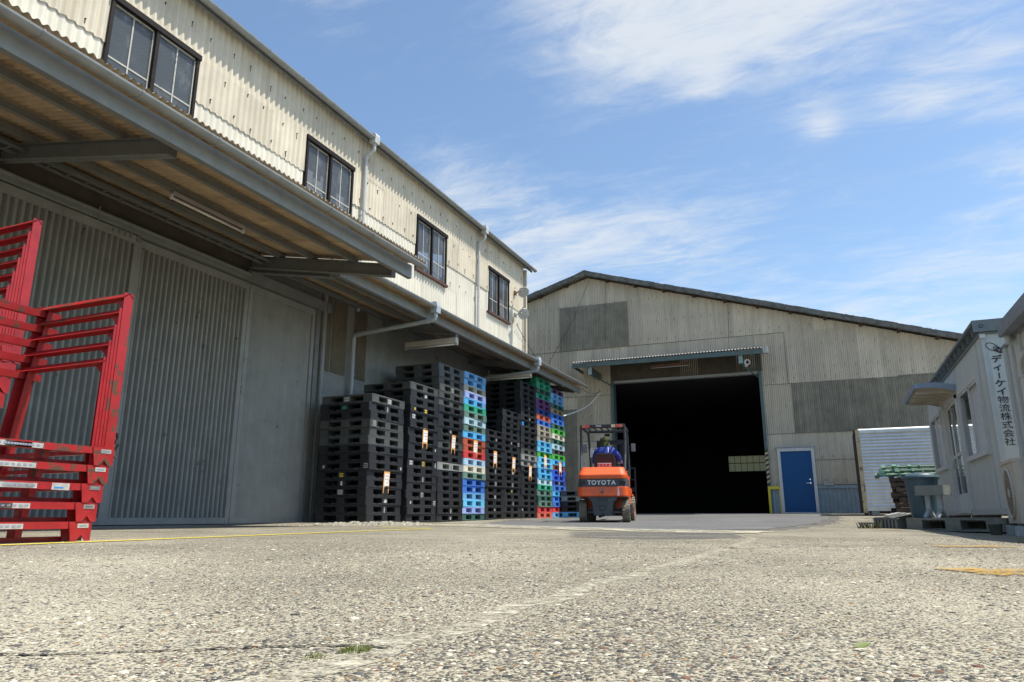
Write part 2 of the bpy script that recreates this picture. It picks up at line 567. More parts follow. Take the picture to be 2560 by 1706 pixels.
def copy_tree(o, parent=None):
    c = o.copy()
    COL.objects.link(c)
    c.parent = parent
    for ch in list(o.children):
        copy_tree(ch, c)
    return c


def text(name, body, size, m, parent, loc, rot, spacing=1.0, extrude=0.0015, align='CENTER', bold=0.0, sx=1.0):
    cu = bpy.data.curves.new(name, 'FONT')
    cu.body = body
    cu.size = size
    cu.align_x = align
    cu.align_y = 'CENTER'
    cu.extrude = extrude
    cu.offset = bold
    cu.space_character = spacing
    cu.materials.append(MATS[m])
    tmp = bpy.data.objects.new(name, cu)
    COL.objects.link(tmp)
    bpy.context.view_layer.update()
    me = bpy.data.meshes.new_from_object(tmp.evaluated_get(bpy.context.evaluated_depsgraph_get()))
    bpy.data.objects.remove(tmp)
    me.name = name
    me.materials.clear()
    me.materials.append(MATS[m])
    o = bpy.data.objects.new(name, me)
    COL.objects.link(o)
    o.parent = parent
    o.location = loc
    o.rotation_euler = rot
    o.scale = (sx, 1, 1)
    return o


# ------------------------------------------------------------------ ground
def interp(x, pts):
    if x <= pts[0][0]:
        return pts[0][1]
    for (a, fa), (b, fb) in zip(pts, pts[1:]):
        if x <= b:
            t = (x - a) / (b - a)
            return fa + (fb - fa) * t
    return pts[-1][1]


def sst(a, b, x):
    t = max(0.0, min(1.0, (x - a) / (b - a)))
    return t * t * (3 - 2 * t)


def g(x, y):
    z = interp(y, [(0, 0), (9, 0.0), (15.5, 0.022), (20, 0.12), (25.1, 0.255), (60, 0.26)])
    z += sst(-6.1, -7.0, x) * interp(y, [(8.5, 0), (10.5, 0.04), (13, 0.022), (16, 0.062), (18.0, 0.03), (20.3, 0.0)])
    z -= 0.04 * sst(0.5, 1.3, x) * interp(y, [(4.5, 0), (6.0, 1), (9.2, 1), (11, 0)])
    return z


def sheet(name, xs, ys, dz, mname, inside=None):
    vs, fs, idx = [], [], {}
    for i in range(len(xs) - 1):
        for j in range(len(ys) - 1):
            if inside and not inside((xs[i] + xs[i + 1]) / 2, (ys[j] + ys[j + 1]) / 2):
                continue
            q = []
            for a, b in ((i, j), (i + 1, j), (i + 1, j + 1), (i, j + 1)):
                if (a, b) not in idx:
                    idx[(a, b)] = len(vs)
                    vs.append((xs[a], ys[b], g(xs[a], ys[b]) + dz))
                q.append(idx[(a, b)])
            fs.append(tuple(q))
    me = bpy.data.meshes.new(name)
    me.from_pydata(vs, [], fs)
    me.materials.append(MATS[mname])
    me.polygons.foreach_set('use_smooth', [True] * len(fs))
    o = bpy.data.objects.new(name, me)
    COL.objects.link(o)
    return o


def frange(a, b, s):
    n = int(round((b - a) / s))
    return [a + (b - a) * i / n for i in range(n + 1)]


def ground_mat(name, kind):
    m = bpy.data.materials.new(name)
    m.use_nodes = True
    N, L = m.node_tree.nodes, m.node_tree.links
    p = N['Principled BSDF']
    p.inputs['Roughness'].default_value = 0.85
    p.inputs['Specular IOR Level'].default_value = 0.25
    tc = N.new('ShaderNodeTexCoord')

    def noise(sc, det=5, ro=0.6):
        n = N.new('ShaderNodeTexNoise')
        n.inputs['Scale'].default_value = sc
        n.inputs['Detail'].default_value = det
        n.inputs['Roughness'].default_value = ro
        L.new(tc.outputs['Object'], n.inputs[0])
        return n

    def vor(sc, feat='F1'):
        n = N.new('ShaderNodeTexVoronoi')
        n.feature = feat
        n.inputs['Scale'].default_value = sc
        L.new(tc.outputs['Object'], n.inputs[0])
        return n

    def rng(f, a, b, lo=0., hi=1.):
        r = N.new('ShaderNodeMapRange')
        L.new(f, r.inputs[0])
        for i, v in enumerate((a, b, lo, hi)):
            r.inputs[i + 1].default_value = v
        return r.outputs[0]

    def cramp(f, stops, const=False):
        r = N.new('ShaderNodeValToRGB')
        if const:
            r.color_ramp.interpolation = 'CONSTANT'
        e = r.color_ramp.elements
        while len(e) < len(stops):
            e.new(0.5)
        for k, (pos, c) in zip(e, stops):
            k.position = pos
            k.color = (*c, 1)
        L.new(f, r.inputs[0])
        return r.outputs[0]

    def mix(f, a, b, mode='MIX'):
        n = N.new('ShaderNodeMix')
        n.data_type = 'RGBA'
        n.blend_type = mode
        for s, v in (('Factor', f), ('A', a), ('B', b)):
            if isinstance(v, (int, float)):
                n.inputs[s].default_value = v
            elif isinstance(v, tuple):
                n.inputs[s].default_value = (*v[:3], 1)
            else:
                L.new(v, n.inputs[s])
        return n.outputs['Result']

    def mth(op, a, b):
        n = N.new('ShaderNodeMath')
        n.operation = op
        for i, v in enumerate((a, b)):
            if isinstance(v, (int, float)):
                n.inputs[i].default_value = v
            else:
                L.new(v, n.inputs[i])
        return n.outputs[0]

    stones = [(0.0, (0.048, 0.050, 0.051)), (0.18, (0.135, 0.125, 0.105)), (0.36, (0.22, 0.195, 0.14)), (0.50, (0.08, 0.08, 0.076)),
              (0.66, (0.36, 0.33, 0.25)), (0.78, (0.20, 0.175, 0.135)), (0.88, (0.33, 0.225, 0.10)), (0.92, (0.055, 0.06, 0.072)), (0.97, (0.16, 0.085, 0.06))]
    if kind == 'aggregate':
        v = vor(260)
        sc = N.new('ShaderNodeSeparateColor')
        L.new(v.outputs['Color'], sc.inputs[0])
        stone = cramp(sc.outputs[0], stones, True)
        grit = noise(420, 3).outputs['Fac']
        matrix = mix(rng(grit, 0.3, 0.7), (0.19, 0.172, 0.128), (0.60, 0.55, 0.41))
        worn = noise(1.1, 6, 0.62).outputs['Fac']
        lim = rng(worn, 0.32, 0.68, 0.72, 0.40)
        mask = mth('LESS_THAN', v.outputs['Distance'], lim)
        keep = mth('GREATER_THAN', sc.outputs[1], 0.20)
        mask = mth('MULTIPLY', mask, keep)
        c = mix(mask, matrix, stone)
        broad = noise(0.5, 5, 0.6).outputs['Fac']
        c = mix(1.0, c, rng(broad, 0.3, 0.7, 0.82, 1.14), 'MULTIPLY')
        # long worn track and a dark run of old spills
        big = noise(0.16, 4, 0.55).outputs['Fac']
        c = mix(rng(big, 0.50, 0.68, 0, 0.45), c, mix(0.6, c, (0.15, 0.145, 0.13)))
        st = noise(0.9, 7, 0.7).outputs['Fac']
        c = mix(rng(st, 0.62, 0.70, 0, 0.30), c, (0.10, 0.095, 0.085))
        pale = noise(0.62, 8, 0.68).outputs['Fac']
        c = mix(rng(pale, 0.54, 0.66, 0, 0.40), c, (0.48, 0.45, 0.35))
        L.new(c, p.inputs['Base Color'])
        h = mth('MULTIPLY', mth('SUBTRACT', 1.0, v.outputs['Distance']), mask)
        h = mth('ADD', h, mth('MULTIPLY', grit, 0.35))
        b = N.new('ShaderNodeBump')
        b.inputs['Strength'].default_value = 1.0
        b.inputs['Distance'].default_value = 0.004
        L.new(h, b.inputs['Height'])
        L.new(b.outputs[0], p.inputs['Normal'])
    elif kind in ('asphalt', 'asphalt_worn'):
        v = vor(160)
        sc = N.new('ShaderNodeSeparateColor')
        L.new(v.outputs['Color'], sc.inputs[0])
        c = cramp(sc.outputs[0], [(0, (0.075, 0.078, 0.082)), (0.5, (0.12, 0.12, 0.122)), (0.85, (0.165, 0.162, 0.155)), (1, (0.22, 0.215, 0.20))])
        c = mix(1.0, c, rng(noise(0.7, 6, 0.65).outputs['Fac'], 0.3, 0.7, 0.78, 1.25), 'MULTIPLY')
        L.new(c, p.inputs['Base Color'])
        b = N.new('ShaderNodeBump')
        b.inputs['Strength'].default_value = 0.5
        b.inputs['Distance'].default_value = 0.003
        L.new(v.outputs['Distance'], b.inputs['Height'])
        L.new(b.outputs[0], p.inputs['Normal'])
        if kind == 'asphalt_worn':
            tr = N.new('ShaderNodeBsdfTransparent')
            mx = N.new('ShaderNodeMixShader')
            L.new(mth('MULTIPLY', rng(noise(1.6, 8, 0.7).outputs['Fac'], 0.30, 0.60), rng(noise(60, 6, 0.7).outputs['Fac'], 0.34, 0.56)), mx.inputs[0])
            L.new(tr.outputs[0], mx.inputs[1])
            L.new(p.outputs[0], mx.inputs[2])
            L.new(mx.outputs[0], N['Material Output'].inputs[0])
    elif kind in ('cement', 'cement_solid'):
        c = mix(rng(noise(14, 7, 0.7).outputs['Fac'], 0.35, 0.68), (0.40, 0.37, 0.28), (0.62, 0.58, 0.45))
        c = mix(rng(noise(120, 4).outputs['Fac'], 0.5, 0.65, 0, 0.5), c, (0.2, 0.19, 0.17))
        L.new(c, p.inputs['Base Color'])
        b = N.new('ShaderNodeBump')
        b.inputs['Strength'].default_value = 0.6
        b.inputs['Distance'].default_value = 0.004
        L.new(noise(90, 6).outputs['Fac'], b.inputs['Height'])
        L.new(b.outputs[0], p.inputs['Normal'])
        tr = N.new('ShaderNodeBsdfTransparent')
        mx = N.new('ShaderNodeMixShader')
        L.new(rng(noise(26, 10, 0.8).outputs['Fac'], 0.445, 0.58) if kind == 'cement' else rng(noise(3.5, 10, 0.78).outputs['Fac'], 0.42, 0.58), mx.inputs[0])
        L.new(tr.outputs[0], mx.inputs[1])
        L.new(p.outputs[0], mx.inputs[2])
        L.new(mx.outputs[0], N['Material Output'].inputs[0])
    elif kind in ('yellow', 'amber', 'white', 'crack'):
        col = {'yellow': (0.66, 0.54, 0.06), 'amber': (0.50, 0.29, 0.045), 'white': (0.42, 0.41, 0.37), 'crack': (0.02, 0.018, 0.016)}[kind]
        thr = {'yellow': (0.38, 0.50), 'amber': (0.44, 0.56), 'white': (0.44, 0.58), 'crack': (0.40, 0.46)}[kind]
        c = mix(rng(noise(40, 5).outputs['Fac'], 0.3, 0.7, 0, 0.5), col, tuple(v * 0.62 for v in col))
        L.new(c, p.inputs['Base Color'])
        tr = N.new('ShaderNodeBsdfTransparent')
        mx = N.new('ShaderNodeMixShader')
        L.new(rng(noise(55 if kind != 'crack' else 30, 8, 0.72).outputs['Fac'], *thr), mx.inputs[0])
        L.new(tr.outputs[0], mx.inputs[1])
        L.new(p.outputs[0], mx.inputs[2])
        L.new(mx.outputs[0], N['Material Output'].inputs[0])
    MATS[name] = m


ground_mat('ground_aggregate', 'aggregate')
ground_mat('ground_asphalt', 'asphalt')
ground_mat('ground_cement', 'cement')
ground_mat('ground_asphalt_worn', 'asphalt_worn')
ground_mat('ground_cement_solid', 'cement_solid')
ground_mat('paint_yellow', 'yellow')
ground_mat('paint_amber', 'amber')
ground_mat('paint_white', 'white')
ground_mat('crack_dark', 'crack')

far_n = [-400, -200, -100, -60, -40]
gx = far_n + frange(-30, -10, 1.0) + frange(-9.75, 5, 0.25) + frange(6, 30, 1.0)[0:] + [40, 60, 100, 200, 400]
gy = [-400, -200, -100, -60, -30, -15, -8] + frange(-4, 27, 0.25) + frange(28, 60, 1.0) + [80, 120, 200, 400, 900]
struct(sheet('ground', gx, gy, 0.0, 'ground_aggregate'))


def poly_in(poly):
    def f(x, y):
        c = False
        n = len(poly)
        for i in range(n):
            x1, y1 = poly[i]
            x2, y2 = poly[(i + 1) % n]
            if (y1 > y) != (y2 > y) and x < (x2 - x1) * (y - y1) / (y2 - y1) + x1:
                c = not c
        return c
    return f


def wob(x, y):
    return 0.10 * math.sin(x * 5.1 + y * 2.3) + 0.06 * math.sin(x * 13.3 - y * 9.1)


asp_poly = [(-6.2, 12.0), (-4.6, 9.9), (-3.1, 8.8), (-1.7, 7.6), (-0.75, 8.6), (-0.55, 11), (-0.3, 15), (-0.15, 20), (-0.5, 25.3), (-9.6, 25.2), (-9.6, 21.3), (-6.85, 21.0), (-6.7, 15)]
asp_in = poly_in(asp_poly)
struct(sheet('asphalt_patch', frange(-9.6, 0.4, 0.10), frange(7.0, 25.2, 0.10), 0.004, 'ground_asphalt', lambda x, y: asp_in(x + wob(x, y) * 0.4, y + wob(y, x) * 0.5)))
struct(sheet('asphalt_patch', frange(-5.2, 0.8, 0.08), frange(6.6, 25.2, 0.08), 0.002, 'ground_asphalt_worn', lambda x, y: not asp_in(x + wob(x, y) * 0.4, y + wob(y, x) * 0.5) and any(asp_in(x + a + wob(x * 3, y) * 0.5, y + b + wob(y * 3, x) * 0.8) for a, b in ((-0.3, 0.0), (0.0, 0.5), (-0.2, 0.35), (-0.15, 0)))))
fore_in = poly_in([(-2.2, 6.5), (-1.75, 4.9), (-1.0, 4.3), (-0.62, 4.8), (-0.7, 6.4)])
struct(sheet('asphalt_patch', frange(-2.6, -0.4, 0.05), frange(4.0, 7.0, 0.05), 0.004, 'ground_asphalt_worn', lambda x, y: fore_in(x + wob(x * 2, y * 2) * 0.6, y + wob(y * 2, x) * 0.6)))
strip_in = poly_in([(-6.3, 10.6), (-4.7, 9.2), (-3.2, 7.9), (-1.9, 6.7), (-0.6, 6.1), (-0.55, 7.3), (-1.6, 7.8), (-3.0, 9.2), (-4.4, 10.3), (-5.9, 12.2)])
struct(sheet('cement_strip', frange(-6.5, -0.3, 0.06), frange(6.0, 12.4, 0.06), 0.008, 'ground_cement_solid', lambda x, y: strip_in(x + wob(x, y) * 0.4, y + wob(y, x) * 0.4)))


def ribbon(name, pts, w, mname, dz=0.005, jag=0.0, n_per=0.08, kind='structure', wmin=None):
    """painted line or crack lying on the ground along a run of points"""
    vs, fs = [], []
    run = []
    for (x0, y0), (x1, y1) in zip(pts, pts[1:]):
        k = max(1, int(math.hypot(x1 - x0, y1 - y0) / n_per))
        run += [(x0 + (x1 - x0) * i / k, y0 + (y1 - y0) * i / k) for i in range(k)]
    run.append(pts[-1])
    rr = random.Random(len(run))
    for i, (x, y) in enumerate(run):
        a, b = run[max(0, i - 1)], run[min(len(run) - 1, i + 1)]
        d = math.hypot(b[0] - a[0], b[1] - a[1]) or 1
        nx, ny = -(b[1] - a[1]) / d, (b[0] - a[0]) / d
        s = rr.uniform(-jag, jag)
        ww = w * rr.uniform(1 - min(0.8, jag * 20) if wmin is None else wmin, 1)
        for q in (-0.5, 0.5):
            px, py = x + nx * (s + q * ww), y + ny * (s + q * ww)
            vs.append((px, py, g(px, py) + dz))
    for i in range(len(run) - 1):
        fs.append((2 * i, 2 * i + 1, 2 * i + 3, 2 * i + 2))
    me = bpy.data.meshes.new(name)
    me.from_pydata(vs, [], fs)
    me.materials.append(MATS[mname])
    o = bpy.data.objects.new(name, me)
    COL.objects.link(o)
    return struct(o, kind)


ribbon('yellow_line_marking', [(-3.45, 0.9), (-3.64, 2.24), (-3.74, 3.02), (-4.1, 5.5), (-4.46, 7.82)], 0.12, 'paint_yellow', 0.004, 0.003)
ribbon('yellow_line_marking', [(-4.46, 7.82), (-5.3, 8.5), (-6.2, 9.3)], 0.06, 'paint_yellow', 0.0045, 0.003)
ribbon('cement_joint', [(-0.40, -0.6), (-0.436, 0.63), (-0.45, 1.4), (-0.44, 3.4), (-0.5, 5.2)], 0.056, 'ground_cement', 0.0006, 0.016)
ribbon('ground_crack', [(-0.95, 0.44), (-0.80, 0.476), (-0.71, 0.507), (-0.66, 0.548), (-0.60, 0.585), (-0.565, 0.618), (-0.52, 0.645), (-0.471, 0.668), (-0.43, 0.672)], 0.0085, 'crack_solid', 0.0014, 0.0028, 0.005, 'structure', 0.0)
ribbon('ground_crack', [(-0.40, 3.3), (-0.1, 3.62), (0.1, 3.9), (0.35, 4.05)], 0.014, 'crack_solid', 0.002, 0.008, 0.03, 'structure', -0.2)
ribbon('amber_marking', [(0.268, 2.115), (0.30, 2.13), (0.335, 2.145), (0.37, 2.16)], 0.27, 'paint_amber', 0.004, 0.012, 0.012, 'structure', 0.80)
ribbon('amber_marking', [(0.36, 2.17), (0.45, 2.22), (0.54, 2.265), (0.62, 2.31)], 0.10, 'paint_amber', 0.005, 0.008, 0.03, 'structure', 0.7)
ribbon('amber_marking', [(0.41, 3.86), (0.50, 3.90), (0.60, 3.94), (0.72, 4.0)], 0.20, 'paint_amber', 0.005, 0.03, 0.03, 'structure', 0.4)
ribbon('amber_marking', [(0.42, 8.6), (0.62, 8.9)], 0.3, 'paint_amber', 0.005, 0.05)
ribbon('white_line_marking', [(0.55, 6.9), (1.1, 6.45), (1.6, 6.05), (2.4, 5.4)], 0.14, 'paint_white', 0.005, 0.004)

# ------------------------------------------------------------------ long warehouse on the left
WX = -8.8
wh = thing('long_warehouse', 'long two-tone warehouse with cream corrugated upper wall and grey sliding doors on the left', 'warehouse', (WX, 10.6, 0))
Y0, Y1 = 0.0, 21.2
WIN = [(5.80, 7.38), (10.07, 11.58), (14.23, 15.74), (18.33, 19.82)]
WZ0, WZ1 = 6.0, 7.40
PIT_BIG = 0.13


def left_place(off):
    return lambda u, d, z: (WX + off + d, u, z)


ub = MB()
rs = random.Random(3)


def sheet_row(mb, z0, z1, off, m, width=0.91, u_from=Y0, u_to=Y1):
    edges = [u_from]
    while edges[-1] < u_to - 0.3:
        edges.append(min(u_to, edges[-1] + width))
    for a, b in zip(edges, edges[1:]):
        o = off + rs.uniform(-0.003, 0.004)
        # leave the window openings out
        spans = [(a, b)]
        if z1 > WZ0 and z0 < WZ1:
            for w0, w1 in WIN:
                spans = [q for s in spans for q in ((s[0], min(s[1], w0)), (max(s[0], w1), s[1])) if q[1] - q[0] > 0.02]
        for s in spans:
            mb.corr(s[0], s[1] + (0.035 if s[1] == b and b < u_to else 0), z0, z1, left_place(o), PIT_BIG, 0.019, m, 10, tilt=rs.uniform(0, 0.008))


sheet_row(ub, WZ1, 8.40, 0.034, 0)
sheet_row(ub, 6.62, WZ1 + 0.0, 0.032, 0)
sheet_row(ub, WZ0, 6.66, 0.010, 1)
sheet_row(ub, 4.50, WZ0, 0.008, 1)
# hook bolts with washers, in rows
for zr, st in ((7.86, 0.0), (7.30, 0.3), (6.78, 0.1), (6.22, 0.2), (5.2, 0.2)):
    u = Y0 + 0.3 + st
    k = 0
    while u < Y1 - 0.1:
        uu = round(u / PIT_BIG) * PIT_BIG
        zz = zr + rs.uniform(-0.05, 0.05)
        if rs.random() < 0.86 and not any(w0 - 0.08 < uu < w1 + 0.08 and WZ0 < zz < WZ1 + 0.04 for w0, w1 in WIN):
            x = WX + (0.055 if zz > 6.62 else 0.031)
            ub.cyl((x - 0.012, uu, zz), (x + 0.016, uu, zz), 0.013, 0.011, 6, 2)
            ub.box(x - 0.004, x + 0.006, uu - 0.005, uu + 0.005, zz - 0.03 - 0.10 * rs.random() ** 2, zz, 2)
        u += PIT_BIG * (3 if k % 2 else 4)
        k += 1
# window reveals closed behind, and the end wall
ub.box(WX - 6.0, WX - 0.02, Y1 - 0.10, Y1 - 0.02, 0.0, 8.3, 0)
upper = ub.build('upper_wall', ['cream_cladding', 'cream_cladding_low', 'bolt_rust'], wh)
ct = MB()
ct.box(WX - 0.02, WX + 0.075, Y1 - 0.03, Y1 + 0.05, 3.9, 8.2)
ct.build('corner_trim', ['cream_cladding'], wh)

# dark rooms behind the upper windows
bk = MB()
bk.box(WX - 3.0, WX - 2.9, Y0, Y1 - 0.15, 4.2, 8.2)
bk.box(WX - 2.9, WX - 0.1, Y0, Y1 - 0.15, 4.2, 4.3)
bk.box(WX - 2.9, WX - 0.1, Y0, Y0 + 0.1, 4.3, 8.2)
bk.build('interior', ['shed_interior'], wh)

# roof: corrugated sheets running down to the eave, cut ends seen from below
rf = MB()


def roof_pt(u, d, z):
    # z used as distance from the eave up the slope
    return (-8.525 - z * 0.957, u, 8.285 + z * 0.287 + d)


u = Y0 - 0.1
while u < Y1 + 0.25:
    u2 = min(u + 0.78, Y1 + 0.28)
    rf.corr(u, u2 + 0.03, 0, 6.2, roof_pt, PIT_BIG, 0.018, 0, 8)
    u = u2
rf.box(-8.66, -8.62, Y0, Y1 + 0.28, 8.19, 8.25, 1)
rf.build('roof', ['roof_sheet', 'steel_grey'], wh)


def gutter(x, y0, y1, z, r, name, parent, mats=('gutter_grey', 'gutter_grey'), step=0.92, seg=10):
    mb = MB()
    prof = [(x + r * math.sin(t), z - r * math.cos(t)) for t in [R(-90 + 180 * i / seg) for i in range(seg + 1)]]
    inner = [(x + (r - 0.006) * math.sin(t), z - (r - 0.006) * math.cos(t)) for t in [R(90 - 180 * i / seg) for i in range(seg + 1)]]
    mb.prism(prof + inner, y0, y1, 'y')
    y = y0 + 0.3
    while y < y1:       # joint collars and straps
        p2 = [(x + (r + 0.005) * math.sin(t), z - (r + 0.005) * math.cos(t)) for t in [R(-94 + 188 * i / seg) for i in range(seg + 1)]]
        i2 = [(x + (r + 0.0005) * math.sin(t), z - (r + 0.0005) * math.cos(t)) for t in [R(94 - 188 * i / seg) for i in range(seg + 1)]]
        mb.prism(p2 + i2, y, y + 0.02, 'y', 1)
        y += step
    return mb.build(name, list(mats), parent)


gutter(-8.515, Y0, Y1 + 0.30, 8.25, 0.066, 'gutter', wh)

# windows: two leaves, each of four panes
for i, (w0, w1) in enumerate(WIN):
    fr = MB()
    x0, x1 = WX - 0.06, WX + 0.062
    fr.box(x0, x1, w0, w0 + 0.05, WZ0, WZ1)
    fr.box(x0, x1, w1 - 0.05, w1, WZ0, WZ1)
    fr.box(x0, x1 + 0.015, w0 - 0.02, w1 + 0.02, WZ1 - 0.07, WZ1 + 0.02)
    mid = (w0 + w1) / 2
    fr.box(x0 + 0.03, x1 - 0.004, mid - 0.03, mid + 0.03, WZ0 + 0.05, WZ1 - 0.07)
    fr.box(x0, x1 + 0.03, w0 - 0.04, w1 + 0.04, WZ0 - 0.035, WZ0 + 0.03, 1)
    w = fr.build('window', ['window_frame', 'rusty_sill'], wh)
    bars = MB()
    for a, b, xo in ((w0 + 0.05, mid - 0.03, -0.012), (mid + 0.03, w1 - 0.05, 0.012)):
        xa, xb = WX + xo - 0.012, WX + xo + 0.012
        bars.box(xa, xb, a, a + 0.022, WZ0 + 0.03, WZ1 - 0.07)
        bars.box(xa, xb, b - 0.022, b, WZ0 + 0.03, WZ1 - 0.07)
        bars.box(xa, xb, a, b, WZ1 - 0.10, WZ1 - 0.07)
        bars.box(xa, xb, a, b, WZ0 + 0.03, WZ0 + 0.06)
        m2 = (a + b) / 2
        bars.box(xa, xb, m2 - 0.011, m2 + 0.011, WZ0 + 0.06, WZ1 - 0.10)
        bars.box(xa + 0.002, xb - 0.002, a, b, WZ0 + 0.46, WZ0 + 0.485)
    bars.build('glazing_bars', ['window_bar'], w, local=False)
    gl = MB()
    for a, b, xo in ((w0 + 0.05, mid - 0.03, -0.012), (mid + 0.03, w1 - 0.05, 0.012)):
        gl.box(WX + xo - 0.002, WX + xo + 0.002, a, b, WZ0 + 0.03, WZ1 - 0.07)
    gl.build('pane', ['dusty_glass'], w, local=False)
    if i >= 1:      # pale sheets hung behind some panes
        bl = MB()
        rr = random.Random(20 + i)
        for k in range(5):
            a = w0 + 0.06 + k * (w1 - w0 - 0.12) / 5
            if rr.random() < 0.75:
                h = rr.uniform(0.45, 0.95)
                bl.box(WX - 0.07 - 0.008 * k, WX - 0.066 - 0.008 * k, a, a + (w1 - w0 - 0.12) / 5 + 0.02, WZ0 + 0.03, WZ0 + h)
        bl.build('blind', ['curtain'], w, local=False)

# downpipes on the upper wall
for yp in (11.95, 17.57):
    mb = MB()
    mb.prism([(-8.585, 8.12), (-8.445, 8.12), (-8.43, 8.28), (-8.455, 8.34), (-8.575, 8.34), (-8.60, 8.28)], yp - 0.085, yp + 0.085, 'y')
    mb.tube([(-8.515, yp, 8.14), (-8.515, yp, 8.0), (-8.525, yp, 7.96), (-8.56, yp - 0.01, 7.93), (-8.64, yp - 0.02, 7.88), (-8.68, yp - 0.03, 7.84), (-8.69, yp - 0.03, 7.78), (-8.69, yp - 0.03, 4.3)], 0.038, 12)
    for zc in (7.72, 6.55, 5.3):
        mb.cyl((-8.69, yp - 0.03, zc), (-8.69, yp - 0.03, zc + 0.05), 0.043, None, 12)
    mb.box(-8.80, -8.69, yp - 0.045, yp - 0.015, 6.45, 6.47)
    mb.build('downpipe', ['pipe_white'], wh, auto=40)

# lower wall
lw = MB()
lw.box(WX - 0.15, WX - 0.05, Y0, 8.95, 0.0, 4.6, 0)
fine = left_place(-0.03)
y = 11.0
while y < Y1 - 0.05:
    y2 = min(y + 0.62, Y1)
    lw.corr(y, y2, -0.05, 2.86, left_place(-0.030 + rs.uniform(0, 0.004)), 0.032, 0.0045, 1, 6)
    lw.corr(y, y2, 2.84, 4.9, left_place(-0.022 + rs.uniform(0, 0.004)), 0.032, 0.0045, 1, 6)
    y = y2
lw.box(WX - 0.16, WX - 0.06, 8.95, Y1, -0.05, 4.9, 0)
lw.build('lower_wall', ['steel_grey', 'blue_grey_paint'], wh)
for a, b in ((11.02, 11.24), (11.27, 11.72), (11.98, 12.42)):
    p = MB()
    p.corr(a, b, 2.9, 4.5, left_place(-0.008), 0.063, 0.006, 0, 6)
    p.build('skylight_panel', ['fibre_brown'], wh)
po = MB()
po.box(WX - 0.05, WX + 0.10, 10.83, 10.93, 0.0, 4.45, 0)
po.box(WX + 0.10, WX + 0.105, 10.86, 10.93, 0.0, 4.45, 1)
po.box(WX - 0.05, WX + 0.06, 10.68, 10.80, 0.0, 4.2, 0)
po.build('steel_post', ['steel_grey', 'gutter_grey'], wh)
bd = MB()
bd.box(WX - 0.05, WX + 0.045, Y0, 8.9, 4.1, 4.585, 0)
bd.box(WX - 0.05, WX + 0.04, 8.9, 10.85, 4.1, 4.47, 1)
bd.box(WX - 0.05, WX + 0.04, 10.85, 21.2, 4.40, 4.47, 1)
bd.build('header_board', ['brown_board', 'steel_grey'], wh)

# sliding doors and their track
tr = MB()
tr.prism([(WX - 0.02, 4.02), (WX + 0.13, 4.02), (WX + 0.135, 4.045), (WX + 0.135, 4.10), (WX + 0.16, 4.115), (WX + 0.16, 4.135), (WX + 0.10, 4.155), (WX - 0.02, 4.165)], Y0, 8.85, 'y')
tr.prism([(WX - 0.02, 4.02), (WX + 0.12, 4.02), (WX + 0.12, 4.20), (WX - 0.02, 4.22)], 8.85, 11.05, 'y')
for yy in (6.0, 8.78, 10.9):
    tr.box(WX + 0.12, WX + 0.142, yy, yy + 0.02, 4.0, 4.2)
tr.build('door_track', ['grey_paint'], wh)


def slide_door(y0, y1, x, pitch, amp, trap):
    d = MB()
    z0, z1 = 0.035, 4.0
    f = 0.085
    xb, xf = x - 0.03, x + 0.028
    d.box(xb, xf, y0, y0 + f, z0, z1)
    d.box(xb, xf, y1 - f, y1, z0, z1)
    d.box(xb, xf, y0 + f, y1 - f, z1 - 0.12, z1)
    d.box(xb, xf - 0.004, y0 + f, y1 - f, z0, z0 + 0.09)
    d.corr(y0 + f, y1 - f, z0 + 0.06, z1 - 0.09, lambda u, dd, z: (x + dd, u, z), pitch, amp, 0, 8 if not trap else 10, trap=trap)
    return d.build('sliding_door', ['blue_grey_paint'], wh)


slide_door(0.3, 2.50, WX + 0.03, 0.092, 0.029, True)
slide_door(2.52, 6.68, WX + 0.095, 0.092, 0.029, True)
d2 = slide_door(6.70, 8.90, WX + 0.03, 0.092, 0.029, True)
d3 = slide_door(8.92, 10.66, WX + 0.02, 0.032, 0.005, False)
rail = MB()
rail.box(WX - 0.05, WX + 0.14, Y0, 10.8, 0.0, 0.022)
rail.build('floor_rail', ['steel_grey'], wh)
rl = MB()
for k in range(4):
    rl.cyl((WX + 0.115, 6.25 + 0.09 * k, 3.93), (WX + 0.13, 6.25 + 0.09 * k, 4.02), 0.02, 0.014, 8)
rl.box(WX + 0.11, WX + 0.135, 6.62, 6.68, 3.92, 4.0)
rl.build('door_roller', ['steel_grey'], wh)


